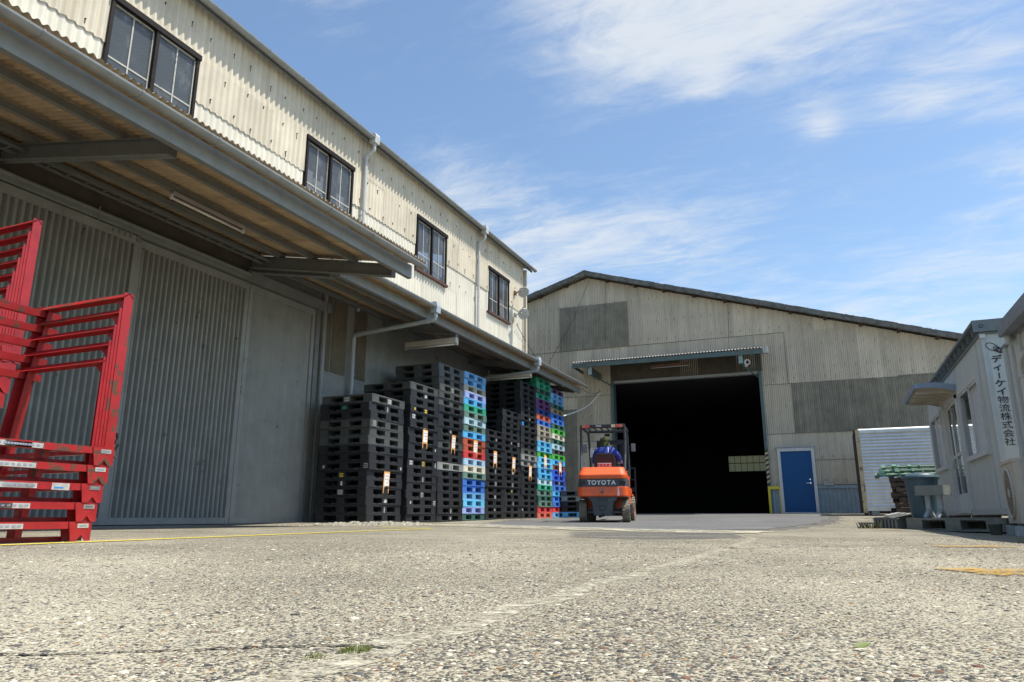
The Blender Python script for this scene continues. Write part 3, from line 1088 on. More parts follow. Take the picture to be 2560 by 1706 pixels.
def canopy(name, y0, y1, bx, btop, bbot, edge, slope, beams, purl, fasc):
    """lean-to roof on cantilever beams; z of a beam top at x is btop + slope * (bx - x)"""
    zt = lambda x: btop + slope * (bx - x)
    sh = MB()
    zs = 0.115
    u = y0 - 0.05
    L = (bx - WX) * 1.0

    def pt(uu, d, s):
        xx = WX - 0.02 + s * (edge + 0.02 - WX + 0.02)
        return (xx, uu, zt(xx) + zs + d + 0.017)
    while u < y1 + (0.17 if y1 < 10 else 0.03):
        u2 = min(u + 0.64, y1 + (0.20 if y1 < 10 else 0.05))
        o = rs.uniform(0, 0.006)
        sh.corr(u, u2 + 0.02, 0, 1, lambda a, d, s: pt(a, d + o, s), 0.08, 0.015, 0, 8)
        u = u2
    c = sh.build(name, ['fibre_sheet'], wh)
    # the pale weather side lies just above the brown underside
    tp = MB()
    tp.corr(y0 - 0.05, y1 + (0.20 if y1 < 10 else 0.05), 0, 1, lambda a, d, s: pt(a, d + 0.012, s), 0.08, 0.015, 0, 8)
    tp.build('weather_side', ['roof_sheet'], c)
    for yb in beams:
        bm_ = MB()
        w = 0.055
        for x in (0,):
            xa = WX - 0.02
            za, zb = zt(xa), zt(bx)
            h = btop - bbot
            bm_.prism([(xa, za - h), (bx, zb - h), (bx, zb), (xa, za)], yb - 0.006, yb + 0.006, 'y')
            bm_.prism([(xa, za - h), (bx, zb - h), (bx, zb - h + 0.012), (xa, za - h + 0.012)], yb - w, yb + w, 'y', 1)
            bm_.prism([(xa, za - 0.012), (bx, zb - 0.012), (bx, zb), (xa, za)], yb - w, yb + w, 'y')
        bm_.box(bx, bx + 0.012, yb - w, yb + w, zt(bx) - h, zt(bx))
        bm_.build('canopy_beam', ['steel_grey', 'grey_paint'], c)
    for xp in purl:
        p = MB()
        a, b = zt(xp) + 0.002, zt(xp) + 0.105
        p.box(xp - 0.025, xp - 0.021, y0, y1, a, b, 0)
        p.box(xp - 0.025, xp + 0.03, y0, y1, a, a + 0.004, 1)
        p.box(xp + 0.027, xp + 0.03, y0, y1, a + 0.004, b - 0.02, 0)
        for yb in beams:
            p.prism([(xp - 0.09, a), (xp - 0.026, a), (xp - 0.026, b)], yb - 0.04, yb + 0.04, 'y')
        p.build('purlin', ['steel_grey', 'grey_paint'], c)
    f = MB()
    fx, fz0, fz1 = fasc
    f.box(fx - 0.004, fx, y0, y1 + 0.04, fz0, fz1, 0)
    f.box(fx - 0.07, fx, y0, y1 + 0.04, fz0 - 0.004, fz0, 1)
    f.box(fx - 0.07, fx - 0.004, y0, y1 + 0.04, fz1 - 0.012, fz1 - 0.006, 0)
    f.build('fascia_channel', ['gutter_grey', 'grey_paint'], c)
    return c


c1 = canopy('canopy', 0.0, 8.98, -5.88, 3.92, 3.72, -5.47, 0.19, [0.6, 4.75, 8.90], [-6.62, -7.44, -8.12, -8.66], (-5.62, 3.70, 3.905))
gutter(-5.455, 0.0, 9.10, 3.90, 0.062, 'canopy_gutter', c1)
c2 = canopy('canopy', 9.02, 21.35, -7.12, 4.06, 3.90, -6.80, 0.19, [9.0, 13.05, 17.2, 21.1], [-7.6, -8.05, -8.66], (-6.97, 3.93, 4.085))
gutter(-6.765, 9.05, 21.4, 4.135, 0.058, 'canopy_gutter', c2)
for yo in (11.78, 17.2):
    mb = MB()
    mb.prism([(-6.83, 4.0), (-6.70, 4.0), (-6.69, 4.13), (-6.71, 4.215), (-6.82, 4.215), (-6.84, 4.13)], yo - 0.08, yo + 0.08, 'y')
    mb.tube([(-6.765, yo, 4.02), (-6.765, yo, 3.93), (-6.78, yo, 3.885), (-6.83, yo, 3.865), (-8.60, yo + 0.02, 3.76), (-8.66, yo + 0.02, 3.735), (-8.68, yo + 0.02, 3.68), (-8.68, yo + 0.02, 0.1)], 0.045, 12)
    for p, q in (((-6.90, yo, 3.862), (-6.97, yo, 3.858)), ((-8.52, yo + 0.02, 3.765), (-8.58, yo + 0.02, 3.761)), ((-8.68, yo + 0.02, 3.66), (-8.68, yo + 0.02, 3.60)), ((-8.68, yo + 0.02, 2.95), (-8.68, yo + 0.02, 2.91))):
        mb.cyl(p, q, 0.052, None, 12)
    mb.build('downpipe', ['pipe_grey'], wh, auto=40)

# ladder-like cable tray close to the wall
ctray = MB()
for xx in (-8.42, -8.24):
    ctray.box(xx - 0.012, xx + 0.012, 0.2, 8.8, 4.26, 4.29)
yy = 0.3
while yy < 8.8:
    ctray.box(-8.408, -8.252, yy, yy + 0.02, 4.262, 4.272)
    yy += 0.25
ctray.build('cable_tray', ['steel_grey'], wh)


# strip lamps under the canopies
def strip_lamp(label, p, length, axis, style, dirty=False):
    t = thing('strip_lamp', label, 'lamp', p, R(90) if axis == 'y' else 0, 'strip lamps under the canopies')
    h = MB()
    L = length / 2
    if style == 'open':
        h.box(-L, L, -0.035, 0.035, 0.03, 0.075, 0)
        h.box(-L + 0.02, L - 0.02, -0.012, 0.012, 0.021, 0.03, 1)
        for s in (-1, 1):
            h.box(s * L - 0.012, s * L + 0.012, -0.016, 0.016, -0.03, 0.03, 2)
        h.build('housing', ['lamp_rust' if dirty else 'lamp_housing', 'lamp_rust', 'lamp_rust' if dirty else 'tube_white'], t, local=True)
    else:
        h.prism([(-0.05, 0.10), (0.05, 0.10), (0.075, 0.0), (0.06, -0.015), (-0.06, -0.015), (-0.075, 0.0)], -L, L, 'x', 0)
        for s in (-1, 1):
            h.box(s * L - 0.02, s * L + 0.012, -0.03, 0.03, -0.06, -0.015, 0)
            h.box(s * L * 0.97 - 0.015, s * L * 0.97 + 0.015, -0.04, 0.04, 0.10, 0.24, 1)
        h.build('housing', ['lamp_housing_cream', 'steel_grey'], t, local=True)
    b = MB()
    b.cyl((-L + 0.012, 0, -0.012 if style == 'open' else -0.04), (L - 0.012, 0, -0.012 if style == 'open' else -0.04), 0.016, None, 10)
    b.build('tube', ['lamp_housing' if dirty else 'tube_white'], t, local=True, smooth=True)
    return t


strip_lamp('bare white tube lamp with rusty fitting under the brown canopy ceiling', (-7.42, 6.70, 4.13), 1.25, 'y', 'open')
strip_lamp('cream strip lamp on canopy beam above the first black pallet stacks', (-7.62, 13.12, 3.74), 1.25, 'x', 'hood')
strip_lamp('cream strip lamp on canopy beam above the gap between pallet stacks', (-7.62, 17.28, 3.76), 1.25, 'x', 'hood')


# flood lamps on the corner of the upper wall
def flood(label, z, aim):
    t = thing('flood_lamp', label, 'lamp', (-8.72, 20.25, z), 0, 'round flood lamps on the upper wall')
    br = MB()
    br.box(-0.02, 0.02, -0.08, 0.08, -0.06, 0.06)
    br.tube([(0.02, 0, 0), (0.14, -0.05, 0.02), (0.26, -0.10, 0.0)], 0.022, 8)
    br.build('bracket', ['lamp_rust' if z > 6.8 else 'flood_metal'], t, local=True)
    q = Vector(aim).normalized().to_track_quat('Z', 'Y').to_matrix().to_4x4()
    T = Matrix.Translation((0.30, -0.12, 0)) @ q
    sh = MB()
    sh.lathe([(0.045, -0.16), (0.06, -0.10), (0.11, -0.02), (0.16, 0.06), (0.178, 0.10), (0.182, 0.115), (0.172, 0.118), (0.15, 0.07), (0.10, -0.005), (0.03, -0.06)], n=28, T=T)
    sh.build('reflector', ['flood_metal'], t, local=True, smooth=True)
    gl = MB()
    gl.lathe([(0.172, 0.112), (0.12, 0.135), (0.06, 0.147), (0.001, 0.15)], n=28, T=T)
    gl.build('lamp_glass', ['lamp_glass'], t, local=True, smooth=True)


flood('upper round flood lamp with rusty bracket at the warehouse corner', 7.12, (0.55, -0.5, -0.68))
flood('lower round flood lamp with grey bracket at the warehouse corner', 6.38, (0.62, -0.66, -0.45))

# thin cables strung between the two warehouses
def cable(label, pts, r, m, sag=0.0):
    mb = MB()
    run = []
    for a, b in zip(pts, pts[1:]):
        for i in range(9):
            t = i / 8
            p = Vector(a).lerp(Vector(b), t)
            p.z -= sag * 4 * t * (1 - t)
            if not run or (run[-1] - p).length > 1e-4:
                run.append(p)
    mb.tube(run, r, 6)
    o = mb.build('cable', [m])
    return tag(o, label, 'cable', 'thin cables on the buildings')


cable('thin pale cable from warehouse corner lamp down to shed wall', [(-8.7, 20.3, 6.1), (-8.9, 25.0, 4.9)], 0.010, 'cable_dark', 0.25)
cable('white tied cable drooping from pallet stack canopy to shed door jamb', [(-7.42, 25.05, 4.55), (-7.9, 24.6, 3.95), (-8.55, 22.6, 3.35)], 0.022, 'cable_white', 0.06)
cable('dark cable drooping from canopy end to shed door jamb', [(-6.9, 21.35, 4.06), (-7.40, 25.05, 4.60)], 0.013, 'cable_dark', 0.12)
cable('thin dark cable slanting from shed ridge across dark green panel', [(-7.72, 25.02, 8.9), (-8.35, 24.98, 7.4), (-9.3, 24.95, 5.9), (-9.8, 24.95, 5.2)], 0.008, 'cable_dark')
cable('thin dark cable hanging down the shed gable beside the ridge', [(-7.05, 25.02, 8.85), (-7.12, 25.02, 7.95), (-7.15, 25.0, 6.4)], 0.008, 'cable_dark')
cable('thin dark cable hanging on shed wall above door canopy end', [(-2.73, 25.15, 7.5), (-2.80, 25.12, 5.75)], 0.008, 'cable_dark')

# ------------------------------------------------------------------ gabled shed across the yard
FA = R(1.57)
shed = thing('gabled_shed', 'weathered grey corrugated shed with wide open doorway across the yard', 'shed', (-1.451, 25.333, 0), FA)
RX, RZ, RS = -6.38, 9.02, 0.3025
ZR = lambda u: RZ - RS * abs(u - RX)
XL, XR = -14.5, 8.6
DX0, DX1, DZ = -5.49, -0.47, 4.93
sp = lambda off: (lambda u, d, z: (u, -off - d, z))
fw = MB()
rs = random.Random(11)
PS = 0.0635


def shed_row(u0, u1, z0, z1, off, m, width=0.635, holes=((DX0, DX1, DZ), (0.0, 0.93, 2.30))):
    u = u0
    while u < u1 - 0.05:
        u2 = min(u1, u + width)
        o = off + rs.uniform(0, 0.005)
        spans = [(u, u2 + 0.012, z0)]
        for h0, h1, hz in holes:
            new = []
            for a, b, zz in spans:
                if zz >= hz or b <= h0 or a >= h1:
                    new.append((a, b, zz))
                    continue
                if a < h0:
                    new.append((a, h0, zz))
                if b > h1:
                    new.append((h1, b, zz))
                if z1 > hz:
                    new.append((max(a, h0), min(b, h1), hz))
            spans = new
        for a, b, zz in spans:
            if b - a > 0.01:
                top = min(z1, max(ZR(a), ZR(b)))
                if top > zz + 0.01:
                    fw.corr(a, b, zz, z1, sp(o), PS, 0.0115, m, 8, zf=ZR, tilt=rs.uniform(0, 0.004))
        u = u2


shed_row(XL, XR, 6.22, 9.3, 0.034, 0)
shed_row(XL, XR, 4.46, 6.25, 0.022, 0)
shed_row(XL, XR, 2.81, 4.49, 0.014, 0)
shed_row(XL, XR, 0.2, 2.84, 0.006, 0)
# thin dark strips painting in the shade of the gaps under the sheet laps
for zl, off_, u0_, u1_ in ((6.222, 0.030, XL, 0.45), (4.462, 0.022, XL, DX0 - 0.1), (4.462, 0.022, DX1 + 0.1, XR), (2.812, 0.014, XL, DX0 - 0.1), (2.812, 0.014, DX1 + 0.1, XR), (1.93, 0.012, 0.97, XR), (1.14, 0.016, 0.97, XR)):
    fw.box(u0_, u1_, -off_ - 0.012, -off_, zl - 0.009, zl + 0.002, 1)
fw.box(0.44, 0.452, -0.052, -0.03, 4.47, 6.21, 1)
for zr in (7.95, 7.1, 6.42, 5.75, 5.0, 4.66, 3.75, 3.0, 2.05, 1.30):
    u = XL + 0.2 + 0.05 * (zr % 1)
    while u < XR:
        zz = zr + rs.uniform(-0.015, 0.015)
        inside = (DX0 - 0.1 < u < DX1 + 0.1 and zz < DZ + 0.1) or (-0.1 < u < 1.0 and zz < 2.4)
        if zz < ZR(u) - 0.25 and not inside:
            uu = round(u / PS) * PS
            y = -(0.05 if zz > 6.22 else 0.035 if zz > 4.46 else 0.028)
            fw.cyl((uu, y + 0.012, zz), (uu, y - 0.012, zz), 0.012, 0.010, 6, 1)
            fw.box(uu - 0.004, uu + 0.004, y - 0.004, y + 0.006, zz - 0.04 - 0.06 * rs.random(), zz, 1)
        u += PS * 5
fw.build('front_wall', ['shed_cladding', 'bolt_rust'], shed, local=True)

dk = MB()
u = -7.5
while u < -4.9:
    dk.corr(u, min(u + 0.66, -4.86), 6.235 + rs.uniform(-0.01, 0.02), 7.93, sp(0.052 + rs.uniform(0, 0.004)), PS, 0.010, 0, 8)
    u += 0.66
dk.build('dark_panel', ['shed_cladding_dark'], shed, local=True)
dk = MB()
u = 0.53
while u < 6.6:
    dk.corr(u, u + 0.635, 2.80 + rs.uniform(-0.01, 0.01), 4.47 + (0.04 if u > 3.2 else 0), sp(0.036 + rs.uniform(0, 0.004)), PS, 0.010, 0, 8)
    u += 0.635
dk.build('dark_panel', ['shed_cladding_dark'], shed, local=True)
dk = MB()
dk.corr(-7.9, -6.9, 0.25, 4.0, sp(0.034), PS, 0.010, 0, 8)
dk.corr(-8.6, -7.88, 2.2, 4.02, sp(0.036), PS, 0.010, 0, 8)
dk.build('dark_panel', ['shed_cladding_dark'], shed, local=True)

# roof with thick mossy verge
rf = MB()
for s in (-1, 1):
    L = 14.5 if s > 0 else 9.0

    def rpt(d, y, zoff):
        return (RX + s * d, y, RZ + 0.13 - RS * d + zoff)
    n = 44
    for i in range(n):
        a, b = L * i / n, L * (i + 1) / n
        j = rs.uniform(-0.012, 0.012)
        z0, z1 = -0.125 + j, 0.05 + j
        vs = [rpt(a, -0.42, z0), rpt(b, -0.42, z0), rpt(b, -0.42, z1), rpt(a, -0.42, z1), rpt(a, -0.30, z0), rpt(b, -0.30, z0), rpt(b, -0.30, z1), rpt(a, -0.30, z1)]
        if s < 0:
            vs = [vs[k] for k in (1, 0, 3, 2, 5, 4, 7, 6)]
        rf.add(vs, [(0, 1, 2, 3), (5, 4, 7, 6), (3, 2, 6, 7), (0, 4, 5, 1), (0, 3, 7, 4), (1, 5, 6, 2)], 1)
    vs = [rpt(0, -0.30, 0.0), rpt(L, -0.30, 0.0), rpt(L, 24.0, 0.0), rpt(0, 24.0, 0.0), rpt(0, -0.30, -0.03), rpt(L, -0.30, -0.03), rpt(L, 24.0, -0.03), rpt(0, 24.0, -0.03)]
    rf.add(vs, [(0, 1, 2, 3), (7, 6, 5, 4), (0, 4, 5, 1), (1, 5, 6, 2), (2, 6, 7, 3), (3, 7, 4, 0)], 0)
    d = 0.8
    while d < L:        # purlin ends under the verge
        c = rpt(d, 0, -0.03)
        rf.box(c[0] - 0.05, c[0] + 0.05, -0.29, 0.1, c[2] - 0.15, c[2] - 0.03, 2)
        d += 1.05
    # crust of lichen on the verge
    for k in range(260):
        dd = rs.uniform(0, L)
        c = rpt(dd, rs.uniform(-0.43, -0.30), 0.055 + rs.uniform(-0.010, 0.004))
        q = rs.uniform(0.006, 0.017)
        rf.box(c[0] - q, c[0] + q, c[1] - q * 0.6, c[1] + q * 0.6, c[2] - q * 0.4, c[2] + q * 0.5, 1)
rf.prism([(RX - 0.3, RZ + 0.09), (RX, RZ + 0.20), (RX + 0.3, RZ + 0.09), (RX + 0.3, RZ + 0.06), (RX, RZ + 0.165), (RX - 0.3, RZ + 0.06)], -0.44, 24, 'y', 1)
rf.build('roof', ['roof_sheet', 'roof_edge', 'rust_dark'], shed, local=True)

# dark hall behind the doorway
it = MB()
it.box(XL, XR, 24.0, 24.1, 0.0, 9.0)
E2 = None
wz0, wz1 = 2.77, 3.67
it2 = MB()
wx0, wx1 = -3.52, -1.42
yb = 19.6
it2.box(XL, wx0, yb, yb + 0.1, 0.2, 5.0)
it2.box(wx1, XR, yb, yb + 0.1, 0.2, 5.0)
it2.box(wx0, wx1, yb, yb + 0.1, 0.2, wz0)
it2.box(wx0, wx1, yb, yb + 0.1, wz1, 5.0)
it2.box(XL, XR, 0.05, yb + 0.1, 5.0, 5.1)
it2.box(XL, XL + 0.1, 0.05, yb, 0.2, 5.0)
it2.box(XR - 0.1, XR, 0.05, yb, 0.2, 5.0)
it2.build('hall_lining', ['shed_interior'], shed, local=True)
fl = MB()
fl.box(XL, XR, -0.02, yb, 0.20, 0.268)
fl.build('hall_floor', ['ground_asphalt'], shed, local=True)
wd = MB()
wd.box(wx0, wx1, yb + 0.03, yb + 0.036, wz0, wz1)
w = wd.build('window', ['translucent_panel'], shed, local=True)
wb = MB()
for k in range(7):
    x = wx0 + (wx1 - wx0) * k / 6
    wb.box(x - 0.012, x + 0.012, yb + 0.0, yb + 0.028, wz0, wz1)
wb.box(wx0, wx1, yb + 0.005, yb + 0.025, 3.23, 3.27)
wb.build('glazing_bars', ['rust_dark'], w, local=True)

# doorway surround
dr = MB()
dr.box(DX0 - 0.10, DX0, -0.10, 0.30, 0.25, DZ + 0.02, 0)
dr.box(DX1, DX1 + 0.10, -0.10, 0.30, 0.25, DZ + 0.02, 0)
dr.box(DX0 + 0.02, DX1 - 0.02, -0.07, 0.12, DZ - 0.075, DZ + 0.02, 1)
dr.build('doorway_frame', ['green_steel', 'gutter_grey'], shed, local=True)
hp = MB()
hp.corr(DX0 - 0.1, DX1 + 0.12, DZ + 0.03, 5.72, sp(0.03), PS, 0.008, 0, 8)
hp.build('header_panel', ['brown_board'], shed, local=True)

# striped and yellow corner guards
sg = MB()
z, k = 1.13, 0
while z < 2.26:
    sg.prism([(DX1 - 0.004, z), (DX1 + 0.095, z + 0.05), (DX1 + 0.095, z + 0.126), (DX1 - 0.004, z + 0.076)], -0.108, -0.101, 'y', k % 2)
    z += 0.076
    k += 1
sg.build('striped_guard', ['stripe_black', 'stripe_yellow'], shed, local=True)
yg = MB()
yg.box(DX1 + 0.0, DX1 + 0.075, -0.135, -0.05, 0.22, 1.11)
yg.box(DX1 + 0.075, -0.105, -0.135, -0.06, 1.02, 1.11)
yg.box(-0.135, -0.105, -0.125, -0.06, 0.22, 1.02)
yg.build('yellow_guard', ['yellow_paint'], shed, local=True)
cl = MB()
cl.corr(DX1 + 0.075, -0.13, 0.22, 1.03, sp(0.05), 0.15, 0.010, 0, 10, trap=True)
cl.corr(0.965, 6.5, 0.22, 1.03, sp(0.05), 0.125, 0.012, 0, 10, trap=True)
cl.box(0.965, 6.5, -0.09, -0.03, 1.03, 1.12, 0)
cl.build('base_cladding', ['cladding_blue'], shed, local=True)
bx = MB()
bx.box(1.22, 1.50, -0.14, -0.04, 1.125, 1.19)
bx.box(1.22, 1.50, -0.14, -0.04, 1.20, 1.25)
bx.build('cable_cover', ['box_grey'], shed, local=True)

# blue door
df = MB()
df.box(-0.10, 0.0, -0.14, 0.02, 0.25, 2.33)
df.box(0.93, 1.02, -0.14, 0.02, 0.25, 2.33)
df.box(0.0, 0.93, -0.14, 0.02, 2.22, 2.33)
df.box(0.0, 0.93, -0.12, 0.02, 0.25, 0.29)
df.build('door_frame', ['white_frame'], shed, local=True, bevel=0.006)
dp = MB()
dp.box(0.005, 0.925, -0.105, -0.06, 0.295, 2.215)
door = dp.build('door', ['door_blue'], shed, local=True)
hd = MB()
hd.cyl((0.83, -0.105, 1.20), (0.83, -0.125, 1.20), 0.028, None, 14)
hd.cyl((0.83, -0.125, 1.20), (0.83, -0.155, 1.20), 0.011, None, 10)
hd.tube([(0.84, -0.155, 1.20), (0.78, -0.158, 1.198), (0.70, -0.155, 1.194)], 0.011, 8)
hd.cyl((0.83, -0.105, 1.315), (0.83, -0.118, 1.315), 0.022, None, 14)
hd.build('handle', ['chrome'], door, local=True, auto=40)
rh = MB()
rh.prism([(-0.03, 2.36), (-0.16, 2.335), (-0.16, 2.328), (-0.03, 2.350)], -0.16, 1.08, 'x')
rh.build('door_hood', ['cladding_blue'], shed, local=True)

# canopy over the doorway
cp = MB()
CX0, CX1 = -6.62, -0.22


def cpt(u, d, s):
    return (u, -0.05 - s * 1.40, 5.74 - s * 0.30 + d)


u = CX0
while u < CX1 - 0.05:
    u2 = min(u + 0.80, CX1)
    o = rs.uniform(0, 0.006)
    cp.corr(u, u2 + 0.02, 0, 1, lambda a, d, s: cpt(a, d + o, s), 0.10, 0.017, 0, 10)
    cp.corr(u, u2 + 0.02, 0, 1, lambda a, d, s: cpt(a, d + o + 0.011, s), 0.10, 0.017, 1, 10)
    # thickness of the sheets at the lip
    n = int(round((u2 - u) / 0.10 * 10))
    vs = []
    for i in range(n + 1):
        uu = u + (u2 - u) * i / n
        d = 0.017 * math.cos(2 * math.pi * uu / 0.10)
        a = cpt(uu, d + o, 1.001)
        vs += [(a[0], a[1], a[2]), (a[0], a[1], a[2] + 0.011)]
    cp.add(vs, [(2 * i, 2 * i + 2, 2 * i + 3, 2 * i + 1) for i in range(n)], 1)
    u = u2
can = cp.build('door_canopy', ['brown_board', 'roof_sheet'], shed, local=True)
ca = MB()
ca.box(CX0 + 0.0, CX1, -1.43, -1.425, 5.27, 5.405, 0)
ca.box(CX0 + 0.0, CX1, -1.43, -1.36, 5.262, 5.27, 0)
ca.box(CX0, CX0 + 0.01, -1.425, -0.05, 5.28, 5.40, 0)
ca.build('fascia', ['green_steel'], can, local=True)
ce = MB()
ce.box(CX1, CX1 + 0.05, -1.46, -1.0, 5.26, 5.48)
ce.box(CX1 + 0.07, CX1 + 0.16, -1.40, -1.1, 5.28, 5.50)
ce.build('end_box', ['box_grey'], can, local=True)
for xb in (-6.0, -0.92):
    b = MB()
    b.box(xb - 0.06, xb + 0.06, -1.32, -0.05, 5.02, 5.26, 0)
    b.box(xb - 0.065, xb + 0.065, -1.335, -1.32, 5.0, 5.28, 1)
    b.tube([(xb, -1.05, 5.02), (xb + (0.5 if xb < -3 else 0.42), -0.08, 4.75)], 0.025, 6, 0)
    b.build('bracket', ['green_steel', 'green_steel_pale'], can, local=True)
t = strip_lamp('dim tube lamp with rusty fitting under the doorway canopy', (-4.72, 24.35, 5.17), 1.3, 'x', 'open', True)
t['group'] = 'strip lamps under the canopies'
fl = thing('flood_lamp', 'small pale flood lamp under the right end of doorway canopy', 'lamp', (-2.15, 23.95, 5.03), 0)
m_ = MB()
m_.box(-0.06, 0.02, -0.05, 0.05, -0.16, 0.02)
m_.cyl((0.0, -0.04, -0.02), (0.03, -0.14, -0.04), 0.075, 0.095, 18)
m_.build('housing', ['lamp_housing_cream'], fl, local=True)
m_ = MB()
m_.cyl((0.03, -0.141, -0.04), (0.031, -0.150, -0.042), 0.06, 0.045, 18)
m_.build('lens', ['dark_interior'], fl, local=True)

# ------------------------------------------------------------------ white site office on the right
OX, OY0, OY1, OZ0, OZ1 = 2.12, 11.6, 18.35, 0.17, 2.62
off = thing('site_office', 'white prefabricated site office with sliding glass door and black vertical sign lettering', 'office', (3.3, 15.0, 0.1))
ow = MB()
# front wall (faces -x) built round its openings
ops = [(12.22, 14.0, 1.06, 2.12), (14.40, 15.85, 0.24, 2.2), (16.42, 18.02, 1.10, 2.16)]
ys = [OY0 + 0.02]
for a, b, c, d in ops:
    ys += [a, b]
ys.append(OY1)
xw0, xw1 = OX, OX + 0.06
for i in range(0, len(ys), 2):
    ow.box(xw0, xw1, ys[i], ys[i + 1], OZ0 + 0.06, OZ1)
for a, b, c, d in ops:
    ow.box(xw0, xw1, a, b, d, OZ1)
    if c > OZ0 + 0.1:
        ow.box(xw0, xw1, a, b, OZ0 + 0.06, c)
ow.box(OX + 0.01, OX + 2.3, OY0, OY0 + 0.06, OZ0 + 0.06, OZ1)
ow.box(OX + 0.01, OX + 0.35, OY1 - 0.06, OY1 - 0.001, OZ0 + 0.06, OZ1)
ow.box(OX + 1.6, OX + 2.3, OY1 - 0.06, OY1 - 0.001, OZ0 + 0.06, OZ1)
ow.box(OX + 0.35, OX + 1.6, OY1 - 0.06, OY1 - 0.001, OZ0 + 0.06, 1.0)
ow.box(OX + 0.35, OX + 1.6, OY1 - 0.06, OY1 - 0.001, 2.2, OZ1)
ow.box(OX + 2.24, OX + 2.3, OY0 + 0.06, OY1 - 0.06, OZ0 + 0.06, OZ1)
ow.build('wall', ['office_wall'], off)
om = MB()
om.box(OX - 0.012, OX + 0.02, OY0 - 0.014, OY0 + 0.10, OZ0, OZ1)        # corner posts
om.box(OX + 0.02, OX + 0.062, OY0 - 0.002, OY0 + 0.02, OZ0, OZ1)
om.box(OX - 0.012, OX + 0.0, OY1 - 0.09, OY1 + 0.012, OZ0, OZ1)
for yy in (12.10, 14.18, 16.1):
    om.box(OX - 0.008, OX + 0.0, yy - 0.03, yy + 0.03, OZ0 + 0.06, OZ1)
om.box(OX - 0.02, OX + 2.3, OY0 - 0.02, OY1 + 0.02, OZ0, OZ0 + 0.06)
om.box(OX - 0.022, OX - 0.001, OY0 + 0.12, OY1 - 0.1, OZ0 + 0.06, OZ0 + 0.085)
om.build('trim', ['office_trim'], off)
on = MB()
on.box(OX + 0.06, OX + 2.24, OY0 + 0.06, OY1 - 0.06, OZ0 + 0.06, OZ0 + 0.09)
on.build('interior_floor', ['dark_interior'], off)
# roof frame with open channel side and joists showing
orf = MB()
orf.box(OX - 0.03, OX + 2.3, OY0 - 0.03, OY1 + 0.05, OZ1, OZ1 + 0.03)
orf.box(OX - 0.10, OX + 2.35, OY0 - 0.06, OY1 + 0.08, OZ1 + 0.16, OZ1 + 0.20)
orf.box(OX + 0.10, OX + 0.11, OY0 - 0.02, OY1 + 0.05, OZ1 + 0.03, OZ1 + 0.16, 1)
yy = OY0 + 0.25
while yy < OY1:
    orf.box(OX - 0.07, OX + 0.10, yy, yy + 0.035, OZ1 + 0.03, OZ1 + 0.16)
    yy += 0.42
orf.box(OX - 0.10, OX + 2.35, OY0 - 0.065, OY0 - 0.06, OZ1 + 0.03, OZ1 + 0.20)
orf.box(OX - 0.03, OX + 0.04, OY0 - 0.045, OY0 - 0.03, OZ1 - 0.055, OZ1 + 0.0, 2)
orf.cyl((OX + 0.0, OY0 - 0.066, OZ1 + 0.11), (OX + 0.0, OY0 - 0.072, OZ1 + 0.11), 0.026, None, 14, 1)
orf.cyl((OX + 0.0, OY0 - 0.072, OZ1 + 0.11), (OX + 0.0, OY0 - 0.073, OZ1 + 0.11), 0.017, None, 14, 0)
orf.build('roof', ['office_roof', 'dark_interior', 'white_frame'], off)


def office_window(a, b, c, d, cur):
    f = MB()
    x0, x1 = OX - 0.035, OX + 0.05
    f.box(x0, x1, a, a + 0.05, c, d)
    f.box(x0, x1, b - 0.05, b, c, d)
    f.box(x0, x1, a, b, d, d + 0.05)
    f.box(x0 - 0.02, x1, a - 0.02, b + 0.02, c - 0.05, c)
    m1 = (a + b) / 2
    f.box(x0 + 0.012, x0 + 0.032, m1 - 0.025, m1 + 0.025, c, d)
    f.box(x0 + 0.012, x0 + 0.035, a + 0.05, b - 0.05, d - 0.035, d)
    f.box(x0 + 0.012, x0 + 0.035, a + 0.05, b - 0.05, c, c + 0.035)
    w = f.build('window', ['white_frame'], off)
    p = MB()
    p.box(OX - 0.010, OX - 0.006, a + 0.05, b - 0.05, c + 0.035, d - 0.035)
    p.build('pane', ['clear_glass'], w)
    if cur:
        q = MB()
        n = 40
        y0, y1 = cur
        vs = []
        for i in range(n + 1):
            yy = y0 + (y1 - y0) * i / n
            xx = OX + 0.035 + 0.015 * math.sin(i * 1.1)
            vs += [(xx, yy, c - 0.08), (xx, yy, d + 0.05)]
        q.add(vs, [(2 * i, 2 * i + 2, 2 * i + 3, 2 * i + 1) for i in range(n)])
        q.build('curtain', ['curtain'], w)


